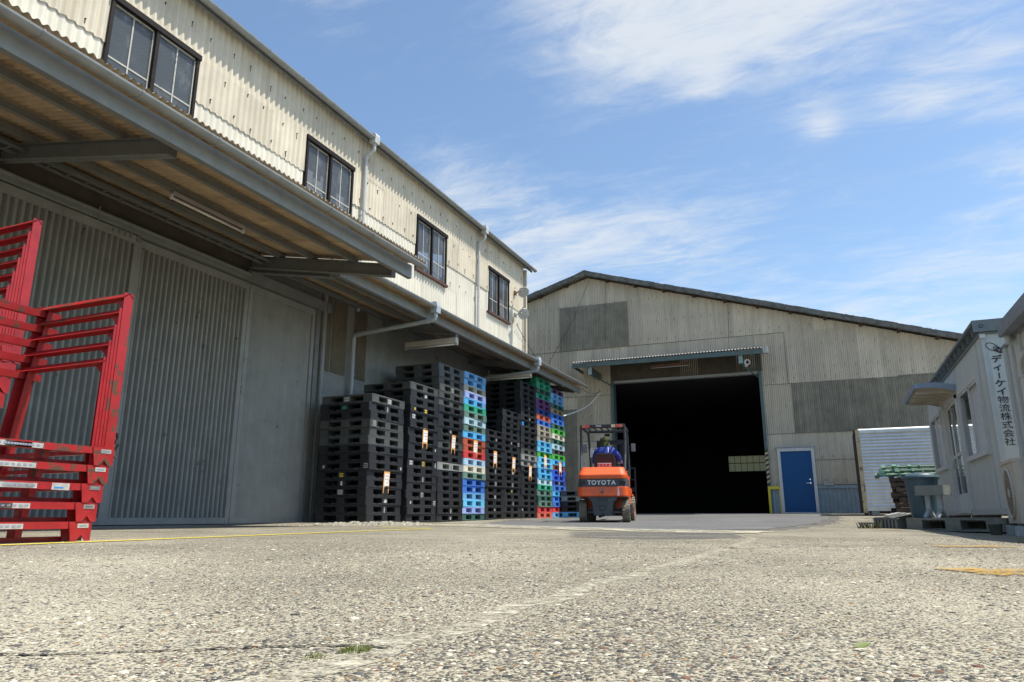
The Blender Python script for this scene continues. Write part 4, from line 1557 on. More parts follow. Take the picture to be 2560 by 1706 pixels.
office_window(*ops[0], (12.25, 13.45))
office_window(*ops[2], (16.9, 17.7))
dm = MB()
a, b, c, d = ops[1]
x0 = OX - 0.03
dm.box(x0, OX + 0.06, a, a + 0.06, c, d)
dm.box(x0, OX + 0.06, b - 0.06, b, c, d)
dm.box(x0, OX + 0.06, a, b, d - 0.06, d)
dm.box(x0 - 0.02, OX + 0.06, a, b, c - 0.04, c)
dm.build('door_frame', ['white_frame'], off)
m1 = (a + b) / 2
for (ya, yb2, xo) in ((a + 0.06, m1 + 0.03, 0.0), (m1 - 0.03, b - 0.06, 0.03)):
    q = MB()
    xx = OX - 0.015 + xo
    for s, e in ((ya, ya + 0.05), (yb2 - 0.05, yb2)):
        q.box(xx, xx + 0.025, s, e, c, d - 0.06)
    q.box(xx, xx + 0.025, ya + 0.05, yb2 - 0.05, c, c + 0.30)
    q.box(xx, xx + 0.025, ya + 0.05, yb2 - 0.05, d - 0.12, d - 0.06)
    q.box(xx, xx + 0.025, ya + 0.05, yb2 - 0.05, 1.18, 1.24)
    dd = q.build('sliding_door', ['white_frame'], off)
    q = MB()
    q.box(xx + 0.010, xx + 0.014, ya + 0.05, yb2 - 0.05, c + 0.30, d - 0.12)
    q.build('pane', ['clear_glass'], dd)
    q = MB()
    q.box(xx - 0.02, xx, yb2 - 0.04, yb2 - 0.015, 1.02, 1.16)
    q.build('handle', ['chrome'], dd)
aw = MB()
n = 8
vs = []
for i in range(n + 1):
    s = i / n
    xx = OX - 0.004 - s * 0.62
    zz = 2.27 + 0.12 * math.sin(s * math.pi * 0.55)
    for dz in (0, 0.012):
        vs += [(xx, 14.28, zz + dz), (xx, 16.32, zz + dz)]
for i in range(n):
    k = i * 4
    aw.add([], [])
    aw.f += [(k, k + 1, k + 5, k + 4)]
    aw.m += [1]
    aw.f += [(k + 2, k + 6, k + 7, k + 3)]
    aw.m += [0]
aw.v += vs
aw.box(OX - 0.63, OX - 0.61, 14.26, 16.34, 2.33, 2.41, 0)
for ye in (14.26, 16.33):
    aw.prism([(OX - 0.61, 2.33), (OX - 0.61, 2.41), (OX - 0.3, 2.42), (OX - 0.004, 2.36), (OX - 0.004, 2.25), (OX - 0.3, 2.33)], ye, ye + 0.012, 'y', 0)
for k in range(5):
    aw.box(OX - 0.60, OX - 0.01, 14.5 + 0.38 * k, 14.512 + 0.38 * k, 2.30 - 0.04, 2.30 + 0.0, 1)
aw.build('awning', ['awning_blue', 'awning_under'], off)
# company sign painted down the end wall, facing the yard
word = 'ディーケイ物流株式会社'
oy = OY0 - 0.004
word = [('デ', 0), ('ィ', 0), ('|', 0), ('ケ', 0), ('イ', 0), ('物', 0), ('流', 0), ('株', 0), ('式', 0), ('会', 0), ('社', 0)]
for i, (ch, _) in enumerate(word):
    z = 2.255 - i * (2.255 - 1.115) / 10
    if ch == '|':
        q = MB()
        q.box(OX + 0.127, OX + 0.143, oy - 0.002, oy, z - 0.04, z + 0.04)
        q.build('sign_character', ['ink'], off)
    else:
        text('sign_character', ch, 0.112, 'ink', off, (OX + 0.135 - off.location.x, oy - off.location.y, z - off.location.z), (R(90), 0, 0), bold=0.0026 if i < 5 else 0.0003, sx=1.2)
lg = MB()


def ring(cx, cz, a, b, rot, w, seg=40, t0=0, t1=360):
    pts = []
    for i in range(seg + 1):
        t = R(t0 + (t1 - t0) * i / seg)
        x, z = a * math.cos(t), b * math.sin(t)
        pts.append((cx + x * math.cos(rot) - z * math.sin(rot), oy - 0.002, cz + x * math.sin(rot) + z * math.cos(rot)))
    lg.tube(pts, w, 5)


ring(OX + 0.105, 2.435, 0.080, 0.046, R(-34), 0.0042)
ring(OX + 0.165, 2.395, 0.052, 0.034, R(-38), 0.0052)
ring(OX + 0.185, 2.380, 0.050, 0.031, R(-30), 0.0062)
ring(OX + 0.175, 2.385, 0.024, 0.016, R(-34), 0.004)
lg.build('sign_emblem', ['ink'], off)
for k, (yy, xx) in enumerate(((11.8, 2.3), (15.0, 2.3), (18.1, 2.3))):
    q = MB()
    q.box(xx - 0.1, xx + 0.3, yy - 0.1, yy + 0.2, g(xx, yy) - 0.02, OZ0)
    q.box(xx + 1.6, xx + 1.9, yy - 0.1, yy + 0.2, g(xx, yy) - 0.02, OZ0)
    q.build('footing', ['concrete'], off)

# ------------------------------------------------------------------ second hut nearer the camera
hut = thing('storage_hut', 'cream hut with grey metal roof edge at the right border of the yard', 'hut', (3.2, 6.8, 0))
HX, HY0, HY1, HZ = 2.12, 3.0, 10.35, 2.15
q = MB()
q.box(HX, HX + 2.2, HY0, HY1, 0.10, HZ)
q.build('wall', ['hut_wall'], hut)
q = MB()
for yy, w in ((10.30, 0.07), (9.96, 0.035), (9.55, 0.03), (8.6, 0.03)):
    q.box(HX - 0.03, HX - 0.001, yy - w, yy + w, 0.10, HZ)
q.box(HX - 0.04, HX + 2.2, HY0, HY1 + 0.005, 0.06, 0.10)
q.build('wall_post', ['office_trim'], hut)
q = MB()
q.box(HX - 0.16, HX - 0.15, HY0, HY1 - 0.55, 2.18, 2.335)
q.box(HX - 0.15, HX + 2.3, HY0, HY1 - 0.55, 2.325, 2.345)
q.box(HX - 0.15, HX - 0.02, HY0, HY1 - 0.55, 2.18, 2.19)
q.box(HX - 0.04, HX + 2.3, HY0, HY1 + 0.01, 2.15, 2.18)
q.build('roof', ['hut_fascia'], hut)
q = MB()
q.cyl((HX - 0.085, HY1 - 0.62, 2.19), (HX - 0.085, HY1 - 0.62, 2.08), 0.035, None, 12)
q.cyl((HX - 0.085, HY1 - 0.62, 2.10), (HX - 0.03, HY1 - 0.62, 2.10), 0.03, None, 12)
q.build('roof_outlet', ['office_trim'], hut, auto=40)
q = MB()
q.tube([(HX - 0.01, 9.30, 1.90), (HX - 0.05, 9.32, 1.89), (HX - 0.085, 9.35, 1.83), (HX - 0.095, 9.38, 1.72), (HX - 0.085, 9.36, 1.62), (HX - 0.065, 9.28, 1.40), (HX - 0.055, 9.16, 1.05), (HX - 0.055, 9.0, 0.6), (HX - 0.09, 8.9, 0.35)], [0.024, 0.027, 0.028, 0.027, 0.032, 0.027, 0.027, 0.027, 0.027], 12)
q.cyl((HX - 0.005, 9.30, 1.90), (HX - 0.02, 9.30, 1.90), 0.065, None, 18)
for zz, yy, xx in ((1.66, 9.37, HX - 0.09), (1.36, 9.27, HX - 0.064)):
    q.cyl((xx, yy, zz), (xx, yy - 0.015, zz - 0.05), 0.034, None, 12)
q.build('pipe_cover', ['ac_beige'], hut, smooth=True)

# outdoor air conditioner on concrete feet
ac = thing('air_conditioner', 'beige outdoor air conditioner with round fan grille beside the cream hut', 'air conditioner', (1.745, 8.545, g(1.745, 8.5) + 0.115), R(-2.5))
AL, AW, AH = 0.80, 0.29, 0.57
q = MB()
q.prism([(-AW / 2, -AL / 2 + 0.05), (-AW / 2 + 0.05, -AL / 2), (AW / 2, -AL / 2), (AW / 2, AL / 2), (-AW / 2, AL / 2)], 0, AH, 'z')
q.prism([(-AW / 2 - 0.008, -AL / 2 + 0.045), (-AW / 2 + 0.047, -AL / 2 - 0.008), (AW / 2 + 0.008, -AL / 2 - 0.008), (AW / 2 + 0.008, AL / 2 + 0.008), (-AW / 2 - 0.008, AL / 2 + 0.008)], AH, AH + 0.03, 'z')
q.box(-AW / 2 + 0.14, -AW / 2 + 0.146, -AL / 2 - 0.004, -AL / 2, 0.03, AH - 0.03, 1)
q.cyl((0.04, -AL / 2, AH - 0.09), (0.04, -AL / 2 - 0.006, AH - 0.09), 0.008, None, 8, 1)
q.box(0.09, 0.14, -AL / 2 - 0.012, -AL / 2, 0.10, AH - 0.10, 0)
q.build('casing', ['ac_beige', 'ac_dark'], ac, local=True)
q = MB()
cy_, cz_, rr_ = 0.04, AH / 2, 0.235
pts = [(-AW / 2 - 0.006, cy_ + rr_ * math.cos(R(t)), cz_ + rr_ * math.sin(R(t))) for t in range(0, 361, 8)]
q.tube(pts, 0.014, 6, 0)
q.cyl((-AW / 2 + 0.002, cy_, cz_), (-AW / 2 - 0.001, cy_, cz_), rr_ - 0.006, None, 40, 1)
k = -rr_ + 0.015
while k < rr_ - 0.01:
    hw = math.sqrt(max(0, rr_ ** 2 - k ** 2)) - 0.006
    q.box(-AW / 2 - 0.012, -AW / 2 - 0.007, cy_ - hw, cy_ + hw, cz_ + k - 0.0025, cz_ + k + 0.0025, 0)
    k += 0.017
q.cyl((-AW / 2 - 0.006, cy_, cz_), (-AW / 2 - 0.016, cy_, cz_), 0.045, None, 20, 0)
q.build('fan_grille', ['ac_beige', 'ac_dark'], ac, local=True)
q = MB()
for s in (-1, 1):
    q.box(-AW / 2 - 0.02, AW / 2 + 0.02, s * 0.26 - 0.03, s * 0.26 + 0.03, -0.022, 0.0)
q.build('foot_rail', ['ac_dark'], ac, local=True)
for s in (-1, 1):
    for lab in (('pale concrete block under the near end of the beige air conditioner' if s < 0 else 'pale concrete block under the far end of the beige air conditioner'),):
        q = MB()
        x, y = 1.745 + s * 0.011, 8.545 + s * 0.26
        zb = g(x, y)
        q.prism([(-0.07, 0.0), (0.07, 0.0), (0.055, 0.095), (-0.055, 0.095)], -0.19, 0.19, 'x', 0)
        o = q.build('concrete_block', ['concrete'], None, loc=(x, y, zb - 0.002), rot=(0, 0, R(-2.5)), bevel=0.006)
        tag(o, lab, 'block', 'concrete feet of the air conditioner')
pot = MB()
pot.lathe([(0.0, 0.0), (0.05, 0.0), (0.065, 0.10), (0.07, 0.10), (0.07, 0.115), (0.058, 0.115), (0.052, 0.02), (0.0, 0.02)], n=18)
o = pot.build('plant_pot', ['steel_grey'], None, loc=(1.46, 8.75, g(1.46, 8.75)), smooth=True)
tag(o, 'small dark empty pot beside the air conditioner foot', 'pot')

# ------------------------------------------------------------------ aluminium cargo box
cb = thing('cargo_box', 'ribbed aluminium cargo box with rusty cream corner post beside the shed', 'cargo box', (3.3, 23.0, 0.16))
BX0, BX1, BY0, BY1, BZ0, BZ1 = 0.72, 6.0, 22.0, 24.0, 0.30, 2.48
q = MB()
z = BZ0 + 0.12
vs = []
n = int((BZ1 - 0.10 - z) / 0.088 * 12)
for i in range(n + 1):
    zz = z + (BZ1 - 0.10 - z) * i / n
    s = (zz / 0.088) % 1
    d = 0.014 * (0.5 + 0.5 * math.cos(2 * math.pi * s))
    vs += [(BX0 + 0.10, BY0 + 0.016 - d, zz), (BX1, BY0 + 0.016 - d, zz)]
q.add(vs, [(2 * i, 2 * i + 1, 2 * i + 3, 2 * i + 2) for i in range(n)])
q.box(BX0 + 0.1, BX1, BY0 + 0.02, BY1, BZ0 + 0.1, BZ1 - 0.02)
q.build('side_panel', ['galvanised'], cb)
q = MB()
q.prism([(BY0 - 0.02, BZ1 - 0.10), (BY0 - 0.02, BZ1 - 0.02), (BY0 + 0.02, BZ1 + 0.02), (BY1, BZ1 + 0.02), (BY1, BZ1 - 0.02), (BY0 + 0.03, BZ1 - 0.02), (BY0 + 0.03, BZ1 - 0.10)], BX0 + 0.08, BX1, 'x')
q.box(BX0 + 0.1, BX1, BY0 - 0.015, BY0 + 0.03, BZ0, BZ0 + 0.12)
for k in range(36):
    xx = BX0 + 0.2 + k * 0.14
    q.cyl((xx, BY0 - 0.021, BZ1 - 0.085), (xx, BY0 - 0.026, BZ1 - 0.085), 0.007, None, 6)
q.build('top_rail', ['galvanised'], cb)
q = MB()
q.box(BX0, BX0 + 0.10, BY0 - 0.03, BY0 + 0.08, BZ0 - 0.05, BZ1)
q.box(BX0 - 0.02, BX0, BY0 + 0.0, BY1, BZ0 - 0.04, BZ1 + 0.02, 1)
for zz in (0.55, 1.05, 1.55, 2.05, 2.36):
    q.box(BX0 - 0.045, BX0 - 0.02, BY0 + 0.0, BY0 + 0.10, zz, zz + 0.10, 1)
q.box(BX0 + 0.01, BX0 + 0.12, BY0 - 0.05, BY0 + 0.1, BZ0 - 0.12, BZ0 - 0.05, 1)
q.build('corner_post', ['rust_cream', 'rust_dark'], cb)
q = MB()
q.box(BX0 + 1.02, BX0 + 1.08, BY0 - 0.03, BY0 - 0.014, 0.42, 0.60)
q.build('latch', ['rust_dark'], cb)
q = MB()
q.box(BX0 + 0.2, BX1, BY0 + 0.05, BY0 + 0.15, BZ0 - 0.06, BZ0)
q.build('floor_beam', ['rust_dark'], cb)

# ------------------------------------------------------------------ plastic pallets in stacks
PH = 0.148


def pallet_mesh():
    mb = MB()
    H, W = 0.146, 0.55
    c = 0.022

    def ring(z0, z1, ins0=0.0, ins1=0.0):
        o = []
        for ins in (ins0, ins1):
            w = W - ins
            o.append([(-w + c, -w), (w - c, -w), (w, -w + c), (w, w - c), (w - c, w), (-w + c, w), (-w, w - c), (-w, -w + c)])
        vs = [(x, y, z0) for x, y in o[0]] + [(x, y, z1) for x, y in o[1]]
        mb.add(vs, [tuple(range(8))[::-1], tuple(range(8, 16))] + [(i, (i + 1) % 8, 8 + (i + 1) % 8, 8 + i) for i in range(8)])
    ring(0.119, H - 0.003)
    ring(H - 0.003, H, 0, 0.004)
    # bottom boards: a rim and a cross, the rim sloped at the fork openings
    for s in (-1, 1):
        lip = [(s * (W - 0.001), 0.0), (s * (W - 0.001), 0.016), (s * (W - 0.05), 0.026), (s * (W - 0.13), 0.026), (s * (W - 0.13), 0.0)]
        if s > 0:
            lip = lip[::-1]
        mb.prism([(p, q) for p, q in lip], -W + 0.02, W - 0.02, 'y')
        mb.prism([(p, q) for p, q in lip], -W + 0.02, W - 0.02, 'x')
    mb.box(-0.08, 0.08, -W + 0.1, W - 0.1, 0.002, 0.024)
    mb.box(-W + 0.1, W - 0.1, -0.08, 0.08, 0.0035, 0.0225)
    # nine feet
    e, m = 0.20, 0.085
    for sx in (-1, 0, 1):
        for sy in (-1, 0, 1):
            x0, x1 = (-m, m) if sx == 0 else sorted((sx * (W - 0.002), sx * (W - e)))
            y0, y1 = (-m, m) if sy == 0 else sorted((sy * (W - 0.002), sy * (W - e)))
            if sx and sy:
                k = 0.02
                pts = [(sx * (W - 0.002), sy * (W - e)), (sx * (W - 0.002), sy * (W - k)), (sx * (W - k), sy * (W - 0.002)), (sx * (W - e), sy * (W - 0.002)), (sx * (W - e), sy * (W - e))]
                if sx * sy < 0:
                    pts = pts[::-1]
                mb.prism(pts, 0.0, 0.12, 'z')
            elif sx:
                mb.box(min(sx * (W - 0.002), sx * (W - 0.16)), max(sx * (W - 0.002), sx * (W - 0.16)), -m, m, 0.0, 0.12)
            elif sy:
                mb.box(-m, m, min(sy * (W - 0.002), sy * (W - 0.16)), max(sy * (W - 0.002), sy * (W - 0.16)), 0.0, 0.12)
            else:
                mb.box(-m, m, -m, m, 0.0, 0.12)
    # ribs hanging below the deck, a comb seen at the top of every opening
    for s in (-1, 1):
        for a, b in ((-0.35, -0.085), (0.085, 0.35)):
            for k in range(6):
                t = a + (b - a) * (k + 0.5) / 6
                mb.box(t - 0.004, t + 0.004, min(s * W * 0.965, s * 0.46), max(s * W * 0.965, s * 0.46), 0.103, 0.120)
                mb.box(min(s * W * 0.965, s * 0.46), max(s * W * 0.965, s * 0.46), t - 0.004, t + 0.004, 0.103, 0.120)
    # lower lips of the fork openings: scuffs and caught sunlight painted in pale
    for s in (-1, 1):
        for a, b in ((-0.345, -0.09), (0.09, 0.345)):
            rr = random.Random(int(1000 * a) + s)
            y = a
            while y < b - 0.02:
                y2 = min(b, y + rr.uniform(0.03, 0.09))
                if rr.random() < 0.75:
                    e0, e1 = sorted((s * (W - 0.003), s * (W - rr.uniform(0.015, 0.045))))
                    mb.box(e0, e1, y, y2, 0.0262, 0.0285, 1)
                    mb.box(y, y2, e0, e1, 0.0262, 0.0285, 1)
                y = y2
    me = bpy.data.meshes.new('plastic_pallet')
    me.from_pydata(mb.v, [], mb.f)
    me.materials.append(MATS['pallet_black'])
    me.materials.append(MATS['pallet_sunlit_scuff'])
    me.polygons.foreach_set('material_index', mb.m)
    return me


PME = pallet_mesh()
rp = random.Random(5)


def sticker_mb(kind, rr):
    """small marks printed on a foot block; local plane x = along the side, z up, facing -y"""
    mb = MB()
    if kind == 'blocks':
        for i in range(2):
            for j in range(2):
                mb.box(-0.052 + 0.056 * i, -0.004 + 0.056 * i, -0.0025, 0, -0.040 + 0.044 * j, -0.004 + 0.044 * j, 0)
    elif kind == 'card':
        mb.box(-0.04, 0.04, -0.002, 0, -0.042, 0.042, 0)
        for i in range(3):
            for j in range(2):
                mb.box(-0.030 + 0.022 * i, -0.014 + 0.022 * i, -0.0035, -0.002, -0.030 + 0.034 * j, -0.006 + 0.034 * j, 1)
    elif kind == 'yellow':
        for j in range(2):
            mb.box(-0.042, 0.042, -0.0025, 0, -0.035 + 0.04 * j, -0.008 + 0.04 * j, 0)
    elif kind == 'small':
        mb.box(-0.02, 0.02, -0.0025, 0, -0.026, 0.026, 0)
    elif kind == 'figure':
        mb.cyl((0, 0, 0.034), (0, -0.0025, 0.034), 0.012, None, 10)
        mb.prism([(-0.02, 0.018), (0.02, 0.018), (0.012, -0.006), (0.02, -0.03), (0.008, -0.03), (0, -0.012), (-0.008, -0.03), (-0.02, -0.03), (-0.012, -0.006)], -0.0025, 0, 'y')
        mb.box(-0.022, 0.022, -0.0025, 0, -0.048, -0.036)
    elif kind == 'arrow':
        mb.prism([(-0.05, -0.03), (0.03, -0.03), (0.05, 0.0), (0.02, 0.035), (-0.01, 0.02), (-0.03, 0.03)], -0.0025, 0, 'y')
    elif kind == 'panel':
        mb.box(-0.06, 0.06, -0.0025, 0, -0.05, 0.05)
    return mb


def put_sticker(p, kind, mats, side, along, z=0.068, ink='ink'):
    mb = sticker_mb(kind, rp)
    ms = [mats, ink] if any(mb.m) else [mats]
    W = 0.5485
    if side == 'yard':      # faces +x
        return mb.build('sticker', ms, p, local=True, loc=(W, along, z), rot=(0, 0, R(90)))
    return mb.build('sticker', ms, p, local=True, loc=(along, -W, z), rot=(0, 0, 0))


B, G_, PG = 'black', 'grey', 'pale grey'
STACKS = [
    ('nearest black stack, beside the grey post', -7.29, 10.51, ['grey', B, B, 'grey', 'grey', 'grey'] + [B] * 9),
    ('second black stack from the camera', -7.29, 11.82, ['grey'] + [B] * 17),
    ('tall black stack beside the blue-topped one', -7.29, 12.95, [G_, G_, G_, G_, G_, G_, B, B, B, B, B, 'grey', B, B, 'pale grey'] + [B] * 7),
    ('blue-topped coloured stack', -7.29, 14.05, ['light blue', 'light blue', 'beige grey', 'periwinkle blue', 'sky blue', 'green', 'grey green', 'pale cyan', 'grey green', 'sky blue', 'red brown', 'red brown', 'red', 'pale blue', 'cream', 'grey green', 'blue', 'blue', 'light blue', 'cyan', 'periwinkle blue', 'dark green']),
    ('lowest black stack, right of the blue-topped stack', -7.29, 15.17, [B] * 14),
    ('middle-height black stack', -7.29, 16.22, [B] * 18),
    ('tall black stack with pale grey middle', -7.29, 17.34, [B] * 12 + ['grey', 'pale grey', 'pale grey'] + [B] * 9),
    ('green-topped coloured stack', -7.27, 18.42, ['green', 'green', 'dark green', 'green', 'purple', 'purple', 'dark blue', 'orange red', 'blue', 'taupe', 'taupe', 'taupe', 'sky blue', 'cyan', 'bright green', 'cyan', 'cyan', 'sky blue', 'sky blue', 'pale cyan', 'green', 'grey green', 'dark green', 'grey green', 'red', 'orange red']),
    ('coloured stack with a purple top', -7.25, 19.50, ['purple', 'light blue', 'light blue', 'dark green', 'tan', 'blue', 'blue', 'dark green', 'bright green', 'cream', 'dark green', 'pale cyan', 'grey', 'bright green', 'sky blue', 'brown', 'deep blue', 'deep blue', 'dark blue', 'blue', 'sky blue', 'blue', 'blue', 'red', 'light blue']),
    ('short stack behind the forklift', -6.55, 20.05, ['grey', 'pale grey', B, B, 'sky blue']),
]
ORD = ['topmost', 'second from top', 'third from top', 'fourth from top', 'fifth from top', 'sixth from top', 'seventh from top', 'eighth from top', 'ninth from top', 'tenth from top',
       'eleventh from top', 'twelfth from top', 'thirteenth from top', 'fourteenth from top', 'fifteenth from top', 'sixteenth from top', 'seventeenth from top', 'eighteenth from top',
       'nineteenth from top', 'twentieth from top', 'twenty-first from top', 'twenty-second from top', 'twenty-third from top', 'twenty-fourth from top', 'twenty-fifth from top', 'twenty-sixth from top']
PAL = {}
TAGS = {0: 9.2, 1: 6.1, 2: 10.2, 3: 10.4, 4: 3.6, 5: 8.1, 6: 15.1, 7: 14.8, 8: 14.6}
for si, (sname, xf, yf, cols) in enumerate(STACKS):
    n = len(cols)
    z0 = g(xf - 0.3, yf + 0.5) + 0.003
    drift = 0.0
    for k in range(n):      # k = 0 at the bottom
        top_i = n - 1 - k
        c = cols[top_i]
        o = bpy.data.objects.new('plastic_pallet', PME)
        COL.objects.link(o)
        drift += rp.uniform(-0.011, 0.011) - drift * 0.12
        o.location = (xf - 0.55 + rp.uniform(-0.012, 0.012) + drift, yf + 0.55 + rp.uniform(-0.014, 0.014), z0 + k * PH)
        o.rotation_euler = (0, 0, R(rp.uniform(-1.1, 1.1)) + R(180 if rp.random() < 0.5 else 0) * 0)
        o.material_slots[0].link = 'OBJECT'
        o.material_slots[0].material = MATS['pallet_' + c.replace(' ', '_')]
        where = ORD[top_i] if n - top_i > 1 else 'bottom one'
        tag(o, '%s plastic pallet, %s in the %s' % (c, where, sname.split(',')[0]), 'pallet', 'plastic pallets stacked under the canopy')
        PAL[(si, top_i)] = o
for key, kind, m_, side, al in (
        ((0, 0), 'blocks', 'label_white', 'front', 0.0), ((0, 0), 'blocks', 'label_white', 'yard', 0.0), ((0, 1), 'arrow', 'label_green', 'front', 0.0), ((0, 1), 'figure', 'label_white', 'yard', 0.0),
        ((0, 8), 'card', 'label_white', 'front', 0.46), ((0, 8), 'small', 'label_white', 'yard', 0.46), ((0, 8), 'small', 'label_white', 'front', -0.42), ((0, 9), 'yellow', 'label_yellow', 'front', 0.0),
        ((0, 11), 'blocks', 'label_white', 'front', 0.0), ((0, 12), 'arrow', 'label_white', 'yard', 0.02), ((0, 13), 'figure', 'label_white', 'yard', 0.0), ((0, 3), 'card', 'label_white', 'yard', -0.44),
        ((1, 1), 'arrow', 'label_white', 'yard', 0.0), ((1, 3), 'yellow', 'label_yellow', 'yard', 0.0), ((1, 3), 'small', 'label_yellow', 'yard', -0.42), ((1, 4), 'blocks', 'label_white', 'yard', -0.44), ((1, 8), 'small', 'label_white', 'yard', 0.45),
        ((1, 10), 'card', 'label_yellow', 'yard', 0.0), ((1, 10), 'blocks', 'label_white', 'yard', -0.45), ((1, 10), 'figure', 'label_white', 'yard', 0.46), ((1, 12), 'figure', 'label_white', 'yard', 0.0), ((1, 14), 'card', 'label_white', 'yard', 0.0), ((1, 15), 'card', 'label_white', 'yard', 0.45), ((1, 15), 'small', 'label_white', 'yard', -0.44),
        ((2, 3), 'card', 'label_white', 'yard', 0.0), ((2, 9), 'small', 'label_white', 'yard', 0.0), ((2, 14), 'card', 'label_white', 'yard', 0.0), ((2, 20), 'figure', 'label_white', 'yard', 0.0), ((2, 21), 'small', 'label_white', 'yard', 0.0),
        ((3, 6), 'card', 'label_white', 'yard', 0.0), ((3, 4), 'card', 'label_white', 'yard', 0.44), ((3, 7), 'small', 'label_white', 'yard', 0.0), ((3, 17), 'small', 'label_white', 'yard', 0.0),
        ((4, 1), 'small', 'label_white', 'yard', 0.0), ((4, 6), 'figure', 'label_white', 'yard', 0.0), ((4, 8), 'card', 'label_white', 'yard', 0.0), ((4, 10), 'yellow', 'label_white', 'yard', 0.0), ((4, 12), 'small', 'label_white', 'yard', 0.0),
        ((5, 5), 'small', 'label_white', 'yard', 0.0), ((5, 5), 'card', 'label_white', 'yard', 0.44), ((5, 10), 'arrow', 'label_white', 'yard', 0.0), ((5, 12), 'card', 'label_white', 'yard', 0.0), ((5, 13), 'small', 'label_yellow', 'yard', 0.0), ((5, 15), 'figure', 'label_white', 'yard', 0.0),
        ((6, 7), 'panel', 'label_blue', 'yard', -0.42), ((6, 4), 'small', 'label_white', 'yard', 0.0), ((6, 6), 'small', 'label_white', 'yard', 0.0), ((6, 16), 'card', 'label_white', 'yard', 0.0), ((6, 22), 'small', 'label_white', 'yard', -0.42),
        ((7, 20), 'small', 'label_white', 'yard', 0.0), ((8, 0), 'card', 'label_white', 'yard', 0.0), ((8, 18), 'card', 'label_white', 'yard', 0.0), ((8, 22), 'small', 'label_white', 'yard', 0.0)):
    put_sticker(PAL[key], kind, m_, side, al)
text('sticker_letter', 'S', 0.088, 'letter_white', PAL[(0, 10)], (0.0, -0.5505, 0.066), (R(90), 0, 0), bold=0.005)

# paper tags in orange sleeves hanging on the stacks
TN = ['nearest black stack', 'second black stack', 'tall black stack beside the blue-topped stack', 'red pallets of the blue-topped stack', 'lowest black stack',
      'middle-height black stack', 'tall black stack with pale grey middle', 'green-topped coloured stack', 'purple-topped coloured stack']
for si, lev in TAGS.items():
    sname, xf, yf, cols = STACKS[si]
    p = PAL[(si, int(lev))]
    zt = p.location.z + PH * (1 - (lev % 1)) + 0.03
    x = p.location.x + 0.55 + 0.02
    y = yf + 0.55 + rp.uniform(-0.05, 0.10)
    t = thing('paper_tag', 'orange framed paper tag hanging on the %s' % TN[si], 'tag', (x, y, zt), R(90 + rp.uniform(-4, 4)), 'orange framed paper tags')
    t.rotation_euler[0] = R(rp.uniform(-3, 3))
    q = MB()
    w, h = 0.095, 0.29
    q.box(-w, w, -0.004, 0.0, -h, 0.0, 0)
    q.box(-w + 0.02, w - 0.02, -0.004, 0.02, 0.0, 0.008, 0)
    for s in (-1, 1):
        q.prism([(s * w, -h), (s * (w - 0.028), -h), (s * (w - 0.024), -h - 0.085), (s * (w - 0.008), -h - 0.105)] if s < 0 else [(s * (w - 0.028), -h), (s * w, -h), (s * (w - 0.008), -h - 0.105), (s * (w - 0.024), -h - 0.085)], -0.005, 0.0, 'y', 0)
    q.build('sleeve', ['tag_orange'], t, local=True)
    q = MB()
    q.box(-w + 0.024, w - 0.024, -0.007, -0.004, -h + 0.03, -0.045, 0)
    for r_ in range(2):
        for k in range(4):
            q.box(-0.055 + 0.03 * k, -0.040 + 0.03 * k, -0.0085, -0.007, -0.10 - 0.055 * r_, -0.075 - 0.055 * r_, 1)
    q.box(-0.01, 0.045, -0.0085, -0.007, -0.205, -0.198, 1)
    q.build('paper', ['tag_paper', 'ink_faded'], t, local=True)

# ------------------------------------------------------------------ red nesting racks
RDX, RDY, RPH = 0.78, 1.45, 0.1035


